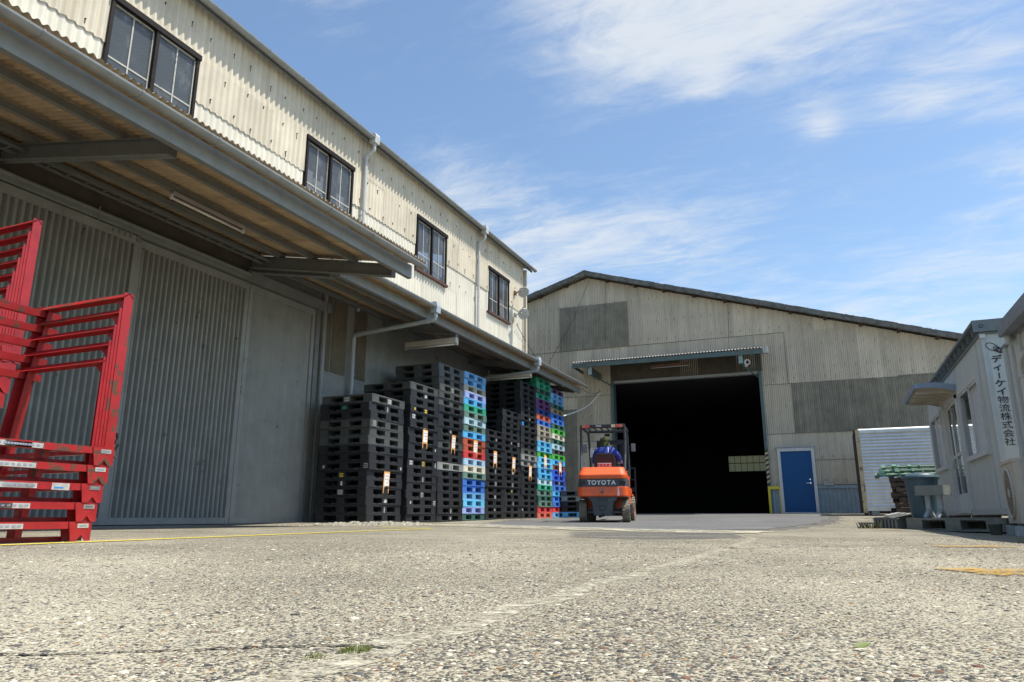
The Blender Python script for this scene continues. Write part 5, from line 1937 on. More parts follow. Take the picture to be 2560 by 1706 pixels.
def make_rack(worn):
    t = thing('nesting_rack', 'x', 'rack', (0, 0, 0), 0, 'red steel nesting racks')
    pm = 'red_rack_worn' if worn else 'red_rack'
    zt = RPH + 0.94

    def lean(mb):
        # the back frame leans in: wider at the floor than at the top
        mb.v = [(x - 0.20 * (1 - z / zt) * min(1.1, max(0, -x / RDX)), y, z) for x, y, z in mb.v]
        return mb
    # origin: far front corner on the floor; x goes to the wall (negative), y runs back towards the camera (negative)
    for sx in (0, 1):
        for sy in (0, 1):
            x, y = -RDX * sx, -RDY * sy
            s = -1 if sx == 0 else 1
            e = -1 if sy == 0 else 1
            q = MB()
            xa, xb = sorted((x, x + s * 0.004))
            ya, yb = sorted((y, y + e * 0.062))
            q.box(xa, xb, ya, yb, RPH - 0.005, zt)
            xa, xb = sorted((x + s * 0.004, x + s * 0.056))
            ya, yb = sorted((y, y + e * 0.004))
            q.box(xa, xb, ya, yb, RPH - 0.005, zt)
            ya, yb = sorted((y + e * 0.004, y + e * 0.03))
            xa, xb = sorted((x + s * 0.052, x + s * 0.056))
            q.box(xa, xb, ya, yb, RPH - 0.005, zt)
            lean(q).build('post', [pm], t, local=True)
            f = MB()
            y1, w = y, e * 0.135
            poly = [(y1, RPH), (y1 + w, RPH), (y1 + w * 0.86, 0.0), (y1 + w * 0.62, 0.0 + 0.0), (y1 + w * 0.42, 0.032), (y1 + w * 0.22, 0.0), (y1 + w * 0.0, 0.0)]
            if e < 0:
                poly = poly[::-1]
            xa, xb = sorted((x + 0.006 * -s, x))
            f.prism(poly, xa, xb, 'x')
            f.prism(poly, *sorted((x + s * 0.05, x + s * 0.056)), 'x')
            lean(f).build('foot', [pm], t, local=True)
    for sx in (0, 1):
        x = -RDX * sx
        s = -1 if sx == 0 else 1
        q = MB()
        xa, xb = sorted((x, x + s * 0.05))
        if sx == 0:
            q.box(xa, xb, -RDY + 0.13, -0.12, 0.066, RPH)
            q.box(-0.11, -0.07, -RDY + 0.10, -0.02, 0.0, 0.024)
            for k in range(1, 5):
                y = -0.10 - k * 0.26
                q.box(-0.10, -0.045, y - 0.018, y + 0.018, 0.024, 0.072)
            lean(q).build('base_beam', [pm], t, local=True)
    for y in (-0.045, -RDY + 0.045):
        q = MB()
        q.box(-RDX + 0.05, -0.05, y - 0.02, y + 0.02, 0.070, 0.095)
        lean(q).build('cross_member', [pm], t, local=True)
    # roof-shaped rails on top of each end frame, with gussets
    for y in (-0.03, -RDY + 0.03):
        q = MB()
        a = 0.036
        q.prism([(y - a, zt - 0.030), (y, zt + 0.003), (y + a, zt - 0.030), (y + a - 0.006, zt - 0.034), (y, zt - 0.004), (y - a + 0.006, zt - 0.034)], -RDX + 0.02, 0.0, 'x')
        q.prism([(-0.012, zt - 0.034), (-0.11, zt - 0.034), (-0.05, zt - 0.085), (-0.012, zt - 0.085)], y - 0.004, y + 0.004, 'y')
        q.box(-RDX - 0.0, -RDX + 0.03, y - 0.045, y + 0.045, zt - 0.07, zt - 0.02)
        lean(q).build('top_rail', [pm], t, local=True)
    q = MB()
    q.box(-RDX - 0.004, -RDX + 0.036, -RDY - 0.02, 0.075, zt - 0.070, zt - 0.028)
    lean(q).build('back_beam', [pm], t, local=True)
    return t


ra = make_rack(False)
rw = make_rack(True)
RW = [('topmost red rack with worn patched paint in the near nested pile', True), ('red rack second from top, chipped, in the near nested pile', True), ('middle red rack with white card sticker in the near pile', False),
      ('red rack second from ground in the near nested pile', False), ('lowest red rack standing on the ground in the near pile', False)]
placed = []
for k in range(5):      # k = 0 is on the ground
    lab, worn = RW[4 - k]
    src = rw if worn else ra
    o = src if src not in placed else copy_tree(src)
    placed.append(src if src not in placed else o)
    o.location = (-3.845 + 0.004 * k, 2.885 + 0.017 * k, 0.004 + RPH * k)
    o.rotation_euler = (0, 0, R(rp.uniform(-0.4, 0.4)))
    o['label'] = lab
    l = MB()
    yl = (-0.72, -0.60, -0.55, -0.62, -0.70)[k]
    ln = (0.34, 0.13, 0.15, 0.20, 0.22)[k]
    l.box(0.0005, 0.002, yl, yl + ln, 0.069, 0.095, 0)
    for j in range(int(ln / 0.03)):
        l.box(0.002, 0.003, yl + 0.012 + 0.03 * j, yl + 0.030 + 0.03 * j, 0.077, 0.088, 1)
    l.build('label_strip', ['label_white', 'ink_faded', 'label_blue'], o, local=True)
    if k == 2:
        l = MB()
        l.box(0.0005, 0.002, -0.30, -0.20, 0.064, 0.10, 0)
        l.box(0.002, 0.003, -0.285, -0.235, 0.072, 0.08, 2)
        l.build('label_card', ['label_white', 'ink_faded', 'label_blue'], o, local=True)
    l = MB()
    l.box(0.0065, 0.008, -0.085, -0.02, 0.070, 0.093, 0)
    l.box(0.008, 0.009, -0.075, -0.03, 0.078, 0.085, 1)
    l.build('foot_label', ['label_white', 'ink_faded', 'label_blue'], o, local=True)
    if k == 4:
        l = MB()
        l.tube([(0.0, 0.004, 0.20), (-0.02, 0.03, 0.17), (-0.01, 0.035, 0.13), (-0.02, 0.02, 0.09), (0.0, 0.015, 0.05)], 0.008, 6)
        l.box(-0.03, 0.0, 0.006, 0.03, 0.13, 0.155)
        l.build('strap', ['ink'], o, local=True)
NB = 12
for k in range(NB):
    o = copy_tree(ra if k % 4 else rw)
    for ch in [c for c in o.children_recursive if c.name.startswith(('label', 'strap', 'foot_label'))]:
        bpy.data.objects.remove(ch)
    o.location = (-5.03 + 0.004 * k, 2.86 + 0.017 * k, 0.004 + RPH * k)
    o.rotation_euler = (0, 0, R(rp.uniform(-0.5, 0.5)))
    if k == NB - 1:
        o['label'] = 'topmost red rack of the tall nested pile behind the near racks'
    elif k >= NB - 6:
        o['label'] = 'red rack %s in the tall nested pile behind' % ORD[NB - 1 - k]
    else:
        o['label'] = 'red rack low in the tall nested pile, mostly beyond the left edge'

# ------------------------------------------------------------------ forklift
FL = thing('forklift', 'orange and dark grey electric forklift seen from behind, driving to the open doorway', 'forklift', (-4.60, 15.62, 0), R(10.6))
FL.location.z = g(-4.6, 15.6) + 0.003


def outline(w, yr, yf, r=0.12, seg=5):
    pts = [(w, yf), (-w, yf)]
    for i in range(seg + 1):
        t = R(180 + 90 * i / seg)
        pts.append((-w + r + r * math.cos(t), yr + r + r * math.sin(t)))
    for i in range(seg + 1):
        t = R(270 + 90 * i / seg)
        pts.append((w - r + r * math.cos(t), yr + r + r * math.sin(t)))
    return pts


def loft(mb, levels, m=0):
    n = None
    vs, fs = [], []
    for z, w, yr, yf, r in levels:
        o = outline(w, yr, yf, r)
        n = len(o)
        vs += [(x, y, z) for x, y in o]
    for j in range(len(levels) - 1):
        for i in range(n):
            fs.append((j * n + i, j * n + (i + 1) % n, (j + 1) * n + (i + 1) % n, (j + 1) * n + i))
    fs.append(tuple(range(n))[::-1])
    fs.append(tuple(range((len(levels) - 1) * n, len(levels) * n)))
    mb.add(vs, [f[::-1] for f in fs], m)


q = MB()
loft(q, [(0.535, 0.515, -0.40, 0.42, 0.10), (0.55, 0.540, -0.435, 0.42, 0.11), (0.56, 0.545, -0.445, 0.42, 0.11), (0.735, 0.540, -0.44, 0.42, 0.11), (0.745, 0.53, -0.43, 0.42, 0.11)])
loft(q, [(0.915, 0.505, -0.43, 0.30, 0.12), (0.925, 0.515, -0.44, 0.30, 0.12), (0.985, 0.515, -0.445, 0.30, 0.12), (1.005, 0.512, -0.44, 0.30, 0.12), (1.02, 0.505, -0.425, 0.30, 0.12), (1.155, 0.465, -0.28, 0.28, 0.12), (1.17, 0.45, -0.255, 0.26, 0.12)])
q.build('counterweight', ['lift_orange'], FL, local=True, auto=35)
q = MB()
loft(q, [(0.745, 0.527, -0.425, 0.42, 0.11), (0.915, 0.520, -0.42, 0.42, 0.11)])
for s in (-1, 1):
    q.box(s * 0.43 - 0.07, s * 0.43 + 0.07, -0.430, -0.40, 0.79, 0.865, 1)
q.build('rear_band', ['lift_grey', 'lift_dark'], FL, local=True)
for i, (ch, xo) in enumerate(zip('TOYOTA', (-0.265, -0.165, -0.06, 0.045, 0.155, 0.255))):
    text('letter', ch, 0.128, 'letter_white', FL, (xo - 0.01, -0.4265, 0.83), (R(90), 0, 0), bold=0.004, extrude=0.003)
q = MB()      # recess with drawbar pin in the lower band
q.prism([(-0.075, 0.738), (0.075, 0.738), (0.06, 0.60), (-0.06, 0.60)], -0.450, -0.44, 'y', 0)
q.prism([(-0.062, 0.732), (0.062, 0.732), (0.050, 0.612), (-0.050, 0.612)], -0.4525, -0.45, 'y', 1)
q.cyl((0, -0.4525, 0.625), (0, -0.47, 0.625), 0.018, None, 10, 2)
q.build('drawbar_recess', ['lift_orange', 'rim', 'lift_dark'], FL, local=True)
q = MB()
q.prism([(0.32, 0.555), (0.365, 0.555), (0.352, 0.735), (0.338, 0.735)], -0.4475, -0.444, 'y', 0)
q.build('paint_mark', ['letter_white'], FL, local=True)
q = MB()
prof = [(-0.335, 0.535), (-0.30, 0.50), (-0.24, 0.44), (-0.215, 0.36), (-0.195, 0.145), (0.195, 0.145), (0.215, 0.36), (0.24, 0.44), (0.30, 0.50), (0.335, 0.535)]
q.prism(prof, -0.41, 0.28, 'y', 0)
q.box(-0.105, 0.105, -0.416, -0.41, 0.445, 0.505, 1)
q.box(-0.085, -0.01, -0.420, -0.416, 0.455, 0.495, 0)
q.box(0.01, 0.085, -0.420, -0.416, 0.455, 0.495, 0)
q.prism([(-0.085, 0.35), (0.085, 0.35), (0.065, 0.25), (-0.065, 0.25)], -0.416, -0.41, 'y', 1)
q.prism([(-0.065, 0.335), (0.065, 0.335), (0.05, 0.265), (-0.05, 0.265)], -0.419, -0.416, 'y', 0)
q.box(-0.04, 0.04, -0.414, -0.41, 0.15, 0.19, 1)
q.box(0.12, 0.30, -0.414, -0.408, 0.468, 0.474, 2)
q.build('rear_skirt', ['lift_grey', 'lift_dark', 'gutter_grey'], FL, local=True)
q = MB()      # steering axle and its links
q.box(-0.40, 0.40, -0.07, 0.07, 0.18, 0.30, 0)
q.cyl((-0.36, -0.12, 0.215), (-0.19, -0.12, 0.215), 0.014, None, 8, 1)
q.cyl((0.19, -0.12, 0.215), (0.36, -0.12, 0.215), 0.014, None, 8, 1)
q.box(-0.50, 0.50, -0.25, 0.42, 0.50, 0.56, 0)
q.build('steer_axle', ['lift_dark', 'stand_grey'], FL, local=True)


def wheel(x, y, r, w, steer=0.0):
    t = MB()
    n = 40
    prof = [(r * 0.60, -w / 2), (r * 0.93, -w / 2), (r * 0.985, -w * 0.40), (r, -w * 0.25), (r, w * 0.25), (r * 0.985, w * 0.40), (r * 0.93, w / 2), (r * 0.60, w / 2)]
    T = Matrix.Translation((x, y, r)) @ Matrix.Rotation(steer, 4, 'Z') @ Matrix.Rotation(R(90), 4, 'Y')
    t.lathe(prof, n=n, T=T)
    for k in range(22):     # tread lugs, alternating from both shoulders
        a = 2 * math.pi * k / 22
        for s in (-1, 1):
            aa = a + (math.pi / 22 if s > 0 else 0)
            L = Matrix.Rotation(aa, 4, 'Z')
            t.prism([(-0.022, 0), (0.022, 0), (0.034, 1), (-0.008, 1)], 0, 1, 'z', 0, T @ L @ Matrix.Translation((r * 0.975, 0, 0)) @ Matrix(((0, 0, r * 0.042, 0), (1, 0, 0, 0), (0, s * w * 0.50, 0, 0), (0, 0, 0, 1))))
    o = t.build('wheel', ['tyre'], FL, local=True)
    m = MB()
    m.lathe([(r * 0.60, -w * 0.46), (r * 0.57, -w * 0.48), (r * 0.53, -w * 0.30), (r * 0.30, -w * 0.28), (r * 0.26, -w * 0.44), (0.001, -w * 0.44)], n=24, T=T)
    m.lathe([(r * 0.60, w * 0.46), (r * 0.57, w * 0.48), (r * 0.53, w * 0.30), (r * 0.30, w * 0.28), (r * 0.26, w * 0.44), (0.001, w * 0.44)], n=24, T=T)
    m.build('rim', ['rim'], o, local=True)
    return o


for s in (-1, 1):
    wheel(s * 0.465, 0.0, 0.24, 0.165, R(3))
    wheel(s * 0.47, 1.42, 0.29, 0.19)
q = MB()      # chassis, step plates, battery hood
q.box(-0.50, 0.50, 0.42, 1.15, 0.22, 0.62, 0)
q.box(-0.53, 0.53, 0.42, 1.10, 0.62, 0.75, 0)
q.box(-0.54, -0.50, 0.55, 1.05, 0.18, 0.40, 1)
q.box(0.50, 0.54, 0.55, 1.05, 0.18, 0.40, 1)
q.box(-0.38, 0.38, 1.1, 1.62, 0.14, 0.60, 1)
q.box(-0.53, 0.53, 1.12, 1.70, 0.58, 0.64, 0)
q.build('chassis', ['lift_orange', 'lift_dark'], FL, local=True, bevel=0.012)
q = MB()
q.box(-0.50, 0.50, 0.30, 0.98, 0.75, 1.03, 0)
q.build('battery_hood', ['lift_orange'], FL, local=True, bevel=0.03)
q = MB()
q.prism([(1.22, 0.62), (1.66, 0.62), (1.60, 1.12), (1.45, 1.20), (1.36, 1.16)], -0.46, 0.46, 'x', 0)
q.cyl((-0.05, 1.36, 1.16), (-0.05, 1.12, 1.34), 0.02, None, 8, 0)
q.build('front_cowl', ['lift_dark'], FL, local=True)
q = MB()
Tst = Matrix.Translation((-0.05, 1.10, 1.36)) @ Matrix.Rotation(R(38), 4, 'X')
ps = [(0.16 * math.cos(R(t)), 0.16 * math.sin(R(t)), 0) for t in range(0, 361, 12)]
q.tube(ps, 0.014, 8, 0, Tst)
for t in (90, 210, 330):
    q.cyl((0, 0, -0.02), (0.155 * math.cos(R(t)), 0.155 * math.sin(R(t)), 0), 0.012, None, 6, 0, True, Tst)
q.cyl((0, 0, -0.03), (0, 0, 0.01), 0.035, None, 10, 0, True, Tst)
q.build('steering_wheel', ['lift_dark'], FL, local=True)
q = MB()
for k in range(4):
    x = 0.22 + 0.055 * k
    q.cyl((x, 1.36, 1.14), (x, 1.20, 1.33), 0.008, None, 6, 0)
    q.cyl((x, 1.21, 1.315), (x, 1.18, 1.35), 0.018, 0.015, 8, 0)
q.build('lever', ['lift_dark'], FL, local=True)
# seat
q = MB()
q.prism([(0.34, 1.03), (0.84, 1.03), (0.86, 1.10), (0.82, 1.15), (0.40, 1.13), (0.34, 1.11)], -0.235, 0.235, 'x')
q.build('seat', ['vinyl_dark'], FL, local=True, bevel=0.02)
q = MB()
T = Matrix.Translation((0, 0.30, 1.10)) @ Matrix.Rotation(R(8), 4, 'X')
q.prism([(-0.23, 0.0), (0.23, 0.0), (0.235, 0.28), (0.215, 0.37), (0.16, 0.415), (-0.16, 0.415), (-0.215, 0.37), (-0.235, 0.28)], -0.05, 0.06, 'y', 0, T)
q.prism([(-0.155, 0.08), (0.155, 0.08), (0.15, 0.34), (-0.15, 0.34)], -0.058, -0.05, 'y', 1, T)
q.build('seat_back', ['vinyl_dark', 'vinyl_panel'], FL, local=True, bevel=0.02)
q = MB()
q.box(-0.155, 0.155, -0.064, -0.058, 0.115, 0.205, 0, T)
q.box(-0.148, 0.148, -0.066, -0.064, 0.122, 0.180, 1, T)
for k in range(4):
    q.box(-0.125 + 0.075 * k, -0.095 + 0.075 * k, -0.0675, -0.066, 0.138, 0.165, 0, T)
q.build('seat_sticker', ['letter_white', 'sticker_red'], FL, local=True)
# overhead guard
for s in (-1, 1):
    q = MB()
    q.tube([(s * 0.475, -0.16, 1.10), (s * 0.485, -0.02, 1.45), (s * 0.49, 0.03, 1.75), (s * 0.488, 0.03, 2.06)], 0.030, 8)
    for zz in (1.58, 1.84):
        q.cyl((s * 0.49, -0.005, zz), (s * 0.49, -0.012, zz), 0.011, None, 8)
    q.build('rear_pillar', ['lift_guard'], FL, local=True)
    q = MB()
    q.tube([(s * 0.455, 1.50, 1.0), (s * 0.455, 1.44, 1.5), (s * 0.455, 1.15, 2.03), (s * 0.46, 1.02, 2.09)], 0.032, 8)
    q.build('front_pillar', ['lift_guard'], FL, local=True)
q = MB()
q.box(-0.50, 0.50, -0.03, 0.05, 2.055, 2.135)
for s in (-1, 1):
    q.box(s * 0.47 - 0.03, s * 0.47 + 0.03, 0.05, 1.08, 2.06, 2.125)
for k in range(6):
    x = -0.36 + 0.144 * k
    q.box(x - 0.014, x + 0.014, 0.05, 1.06, 2.07, 2.11)
q.box(-0.48, 0.48, 1.04, 1.10, 2.06, 2.125)
q.build('overhead_guard', ['lift_dark'], FL, local=True, bevel=0.012)
for s in (-1, 1):
    q = MB()
    x = s * 0.355
    xa, xb = (x - 0.10, x - 0.02) if s < 0 else (x + 0.02, x + 0.10)
    q.box(xa, xb, -0.055, -0.03, 2.062, 2.122, 1)
    xa, xb = (x - 0.02, x + 0.07) if s < 0 else (x - 0.07, x + 0.02)
    q.box(xa, xb, -0.060, -0.03, 2.060, 2.124, 0)
    q.cyl((x + (0.025 if s < 0 else -0.025), -0.060, 2.092), (x + (0.025 if s < 0 else -0.025), -0.066, 2.092), 0.022, None, 12, 3)
    if s > 0:
        q.box(x - 0.155, x - 0.07, -0.055, -0.03, 2.062, 2.122, 2)
    q.build('tail_light', ['lens_red', 'lens_amber', 'lens_clear', 'lens_red'], FL, local=True)
q = MB()
q.box(-0.145, -0.02, -0.036, -0.03, 2.08, 2.115)
q.build('guard_plate', ['label_white'], FL, local=True)
# mast, carriage, load backrest, forks
q = MB()
for s in (-1, 1):
    q.box(s * 0.31 - 0.035, s * 0.31 + 0.035, 1.84, 1.94, 0.10, 1.96, 0)
    q.box(s * 0.24 - 0.028, s * 0.24 + 0.028, 1.87, 1.96, 0.12, 1.98, 0)
    q.cyl((s * 0.19, 1.90, 0.2), (s * 0.19, 1.90, 1.55), 0.028, None, 10, 1)
q.box(-0.34, 0.34, 1.82, 1.86, 1.86, 1.96, 0)
q.box(-0.34, 0.34, 1.82, 1.86, 0.75, 0.83, 0)
q.cyl((0.10, 1.80, 0.5), (0.10, 1.80, 1.9), 0.012, None, 6, 0)
q.cyl((-0.10, 1.80, 0.5), (-0.10, 1.80, 1.9), 0.012, None, 6, 0)
q.build('mast', ['lift_dark', 'stand_grey'], FL, local=True)
q = MB()
w_ = 0.56
for s in (-1, 1):
    q.box(s * w_ - 0.02, s * w_ + 0.02, 2.04, 2.08, 0.46, 1.30)
    q.box(s * 0.20 - 0.012, s * 0.20 + 0.012, 2.05, 2.08, 0.80, 1.28)
    q.box(s * 0.38 - 0.012, s * 0.38 + 0.012, 2.05, 2.08, 0.80, 1.28)
q.box(-w_, w_, 2.04, 2.08, 1.27, 1.31)
q.box(-w_, w_, 2.05, 2.08, 1.00, 1.03)
q.box(-w_, w_, 2.03, 2.09, 0.42, 0.52)
q.box(-w_, w_, 2.03, 2.09, 0.72, 0.82)
q.build('load_backrest', ['lift_dark'], FL, local=True)
for s in (-1, 1):
    q = MB()
    q.prism([(2.09, 0.14), (2.09, 0.80), (2.13, 0.80), (2.13, 0.19), (3.15, 0.155), (3.15, 0.14)], s * 0.26 - 0.055, s * 0.26 + 0.055, 'x')
    q.build('fork', ['lift_dark'], FL, local=True)
for s in (-1, 1):
    q = MB()
    q.tube([(s * 0.455, 1.35, 1.72), (s * 0.56, 1.36, 1.78), (s * 0.585, 1.36, 1.78)], 0.009, 6, 0)
    q.box(s * 0.585 - 0.055, s * 0.585 + 0.055, 1.35, 1.375, 1.63, 1.83, 0)
    q.box(s * 0.585 - 0.047, s * 0.585 + 0.047, 1.344, 1.35, 1.64, 1.82, 1)
    q.build('mirror', ['lift_dark', 'stand_grey'], FL, local=True, bevel=0.006)
q = MB()
q.box(-0.06, 0.06, 1.05, 1.08, 1.98, 2.04, 0)
q.cyl((-0.16, 1.10, 1.99), (-0.16, 1.16, 1.99), 0.05, 0.055, 14, 1)
q.cyl((0.02, 1.10, 1.99), (0.02, 1.16, 1.99), 0.05, 0.055, 14, 1)
q.build('work_lamp', ['lift_dark', 'flood_metal'], FL, local=True)
q = MB()
q.box(-0.44, -0.37, 1.30, 1.36, 1.62, 1.74, 0)
q.box(-0.43, -0.36, 1.18, 1.22, 1.50, 1.66, 1)
q.build('gauge_pod', ['flood_metal', 'letter_white'], FL, local=True)


# ------------------------------------------------------------------ driver
def skin(name, verts, edges, root, mname, parent, sub=2):
    me = bpy.data.meshes.new(name)
    me.from_pydata([v[:3] for v in verts], edges, [])
    o = bpy.data.objects.new(name, me)
    COL.objects.link(o)
    o.parent = parent
    bm = bmesh.new()
    bm.from_mesh(me)
    bm.verts.layers.skin.verify()
    bm.to_mesh(me)
    bm.free()
    sv = me.skin_vertices[0].data
    for i, v in enumerate(verts):
        sv[i].radius = (v[3], v[4] if len(v) > 4 else v[3])
        sv[i].use_root = i == root
    m = o.modifiers.new('skin', 'SKIN')
    m.use_smooth_shade = True
    s = o.modifiers.new('sub', 'SUBSURF')
    s.levels = s.render_levels = sub
    me.materials.append(MATS[mname])
    return o


PN = thing('person', 'driver in blue jacket and olive cap seated on the orange forklift', 'person', FL.location[:], R(10.6))
# pelvis, spine, chest, neck, head; arms with five-fingered hands; legs to the pedals
V = [(0.0, 0.50, 1.215, 0.13, 0.11), (0.0, 0.485, 1.36, 0.125, 0.10), (0.0, 0.50, 1.50, 0.13, 0.105), (0.0, 0.53, 1.605, 0.11, 0.085), (-0.005, 0.565, 1.675, 0.055), (-0.01, 0.585, 1.725, 0.058), (-0.015, 0.60, 1.80, 0.082, 0.092), (-0.015, 0.60, 1.865, 0.070, 0.08)]
ED = [(0, 1), (1, 2), (2, 3), (3, 4), (4, 5), (5, 6), (6, 7)]


def arm(sh, el, wr, hand_dir, fing_dir, side):
    b = len(V)
    V.append((*sh, 0.060))
    V.append((*[(sh[i] + el[i]) / 2 for i in range(3)], 0.046))
    V.append((*el, 0.040))
    V.append((*[(wr[i] + el[i]) / 2 for i in range(3)], 0.036))
    V.append((*wr, 0.028))
    h = Vector(hand_dir).normalized()
    f = Vector(fing_dir).normalized()
    ac = h.cross(f).normalized()
    p = Vector(wr) + h * 0.055
    V.append((*p, 0.036, 0.018))
    ED.extend([(3, b), (b, b + 1), (b + 1, b + 2), (b + 2, b + 3), (b + 3, b + 4), (b + 4, b + 5)])
    palm = b + 5
    for i, (off, l) in enumerate(((-0.030, 0.062), (-0.010, 0.072), (0.010, 0.068), (0.029, 0.054))):
        k = len(V)
        a = p + h * 0.038 + ac * off
        V.append((*a, 0.0105))
        c = a + h * l * 0.45 + f * l * 0.28
        V.append((*c, 0.0095))
        d = c + f * l * 0.55
        V.append((*d, 0.008))
        ED.extend([(palm, k), (k, k + 1), (k + 1, k + 2)])
    k = len(V)
    a = p - ac * 0.038 * side
    V.append((*a, 0.012))
    V.append((*(a + h * 0.032 - ac * 0.018 * side + f * 0.012), 0.0105))
    V.append((*(a + h * 0.055 - ac * 0.014 * side + f * 0.03), 0.009))
    ED.extend([(palm, k), (k, k + 1), (k + 1, k + 2)])
    return b


rb = arm((0.185, 0.54, 1.575), (0.30, 0.66, 1.40), (0.285, 0.93, 1.40), (-0.1, 0.9, -0.15), (0, 0.3, -0.9), 1)
lb = arm((-0.185, 0.54, 1.575), (-0.275, 0.64, 1.34), (-0.155, 0.90, 1.40), (0.25, 0.9, 0.1), (0.2, 0.4, -0.8), -1)
for s in (-1, 1):
    b = len(V)
    V += [(s * 0.10, 0.56, 1.20, 0.085), (s * 0.14, 0.80, 1.21, 0.078), (s * 0.15, 0.99, 1.18, 0.062), (s * 0.15, 1.06, 1.0, 0.055), (s * 0.14, 1.12, 0.80, 0.042), (s * 0.14, 1.21, 0.775, 0.04), (s * 0.14, 1.30, 0.77, 0.032)]
    ED += [(0, b)] + [(b + i, b + i + 1) for i in range(6)]
body = skin('body', V, ED, 0, 'skin', PN)
# face and ears
q = MB()
T = Matrix.Translation((-0.015, 0.60, 1.80))
for s in (-1, 1):
    q.lathe([(0.001, -0.012), (0.010, -0.008), (0.013, 0.0), (0.010, 0.008), (0.001, 0.012)], c=(s * 0.032, 0.088, 0.015), n=10, T=T)
q.build('eyes', ['ink'], PN, local=True, smooth=True)
q = MB()
q.prism([(0.082, 0.02), (0.112, -0.025), (0.086, -0.032)], -0.014, 0.014, 'x', 0, T)
q.box(-0.024, 0.024, 0.078, 0.090, -0.058, -0.050, 0, T)
for s in (-1, 1):
    q.prism([(-0.015, 0.03), (0.018, 0.025), (0.012, -0.03), (-0.008, -0.02)], *sorted((s * 0.078, s * 0.095)), 'x', 0, T)
q.build('face', ['skin'], PN, local=True, bevel=0.004)
JV = [(0.0, 0.50, 1.22, 0.165, 0.135), (0.0, 0.475, 1.36, 0.165, 0.135), (0.0, 0.49, 1.50, 0.165, 0.135), (0.0, 0.52, 1.605, 0.125, 0.105), (-0.005, 0.56, 1.665, 0.080)]
JE = [(0, 1), (1, 2), (2, 3), (3, 4)]
for s, el, wr in ((1, (0.30, 0.66, 1.40), (0.285, 0.93, 1.40)), (-1, (-0.275, 0.64, 1.34), (-0.155, 0.90, 1.40))):
    b = len(JV)
    sh = (s * 0.195, 0.53, 1.575)
    JV += [(*sh, 0.092), (*[(sh[i] + el[i]) / 2 + (0.01 * s if i == 0 else 0) for i in range(3)], 0.078), (*el, 0.066), (*[(el[i] + wr[i]) / 2 for i in range(3)], 0.058), (*[el[i] + (wr[i] - el[i]) * 0.93 for i in range(3)], 0.047)]
    JE += [(3, b), (b, b + 1), (b + 1, b + 2), (b + 2, b + 3), (b + 3, b + 4)]
skin('jacket', JV, JE, 0, 'jacket_blue', PN)
TV = [(0.0, 0.52, 1.20, 0.15, 0.12)]
TE = []
for s in (-1, 1):
    b = len(TV)
    TV += [(s * 0.10, 0.58, 1.205, 0.098), (s * 0.14, 0.80, 1.215, 0.09), (s * 0.15, 0.99, 1.18, 0.074), (s * 0.15, 1.06, 1.0, 0.066), (s * 0.14, 1.115, 0.82, 0.056)]
    TE += [(0, b)] + [(b + i, b + i + 1) for i in range(4)]
skin('trousers', TV, TE, 0, 'trousers', PN)
q = MB()      # back seam stripe of the jacket
q.tube([(0.075, 0.395, 1.655), (0.080, 0.362, 1.60), (0.078, 0.345, 1.54), (0.075, 0.338, 1.49)], 0.010, 6)
q.build('reflective_stripe', ['reflective'], PN, local=True)
q = MB()      # cap with neck cover
T = Matrix.Translation((-0.015, 0.60, 1.80))
q.lathe([(0.105, -0.02), (0.112, 0.01), (0.113, 0.04), (0.105, 0.075), (0.08, 0.105), (0.04, 0.120), (0.001, 0.124)], n=24, T=T)
n = 14
vs = []
for i in range(n + 1):
    t = R(185 + 170 * i / n)
    fl_ = 1 + 0.05 * math.sin(i * 2.1)
    vs += [(0.105 * math.cos(t), 0.105 * math.sin(t), 0.0), (0.120 * math.cos(t) * fl_, 0.125 * math.sin(t) * fl_, -0.07), (0.132 * math.cos(t) * fl_, 0.128 * math.sin(t), -0.135)]
q.add(vs, [(3 * i + j, 3 * i + 3 + j, 3 * i + 4 + j, 3 * i + 1 + j) for i in range(n) for j in range(2)], 0, T)
q.prism([(-0.08, 0.09), (0.08, 0.09), (0.065, 0.165), (0, 0.185), (-0.065, 0.165)], 0.012, 0.020, 'z', 0, T)
q.build('cap', ['cap_olive'], PN, local=True, smooth=True)
for b0 in (rb, lb):
    idx = list(range(b0 + 4, b0 + 21))
    remap = {v: i for i, v in enumerate(idx)}
    gv = [(*V[i][:3], *(r + 0.005 for r in V[i][3:])) for i in idx]
    # reach back over the cuff
    e_, w_ = Vector(V[b0 + 3][:3]), Vector(V[b0 + 4][:3])
    gv.append((*e_.lerp(w_, 0.55), 0.040))
    skin('glove', gv, [(remap[p], remap[q_]) for p, q_ in ED if p in remap and q_ in remap] + [(0, 17)], 0, 'glove', PN)

# ------------------------------------------------------------------ things in front of the office
PR = math.atan2(9.255 - 9.87, 1.58 - 0.75)
lx, ly = 0.75, 9.87
q = MB()
ux, uy = math.cos(PR), math.sin(PR)
o = bpy.data.objects.new('plastic_pallet', PME)
COL.objects.link(o)
o.material_slots[0].link = 'OBJECT'
o.material_slots[0].material = MATS['pallet_weathered']
cx = lx + ux * 0.55 - uy * 0.55
cy2 = ly + uy * 0.55 + ux * 0.55
zpal = max(g(cx + a, cy2 + b) for a in (-0.4, 0.4) for b in (-0.4, 0.4)) - 0.012
o.location = (cx, cy2, zpal)
o.rotation_euler = (0, 0, PR)
tag(o, 'weathered grey green pallet on the ground carrying the blue bin', 'pallet')
ptop = zpal + PH
q = MB()
for k in range(7):
    q.box(0.01 + 0.045 * k, 0.035 + 0.045 * k, 0, 0.30, 0, 0.12)
q.box(0, 0.32, 0.0, 0.30, 0.105, 0.12)
o = q.build('plastic_crate', ['steel_grey'], None, loc=(0.42, 10.12, g(0.5, 10.1)), rot=(0, 0, PR))
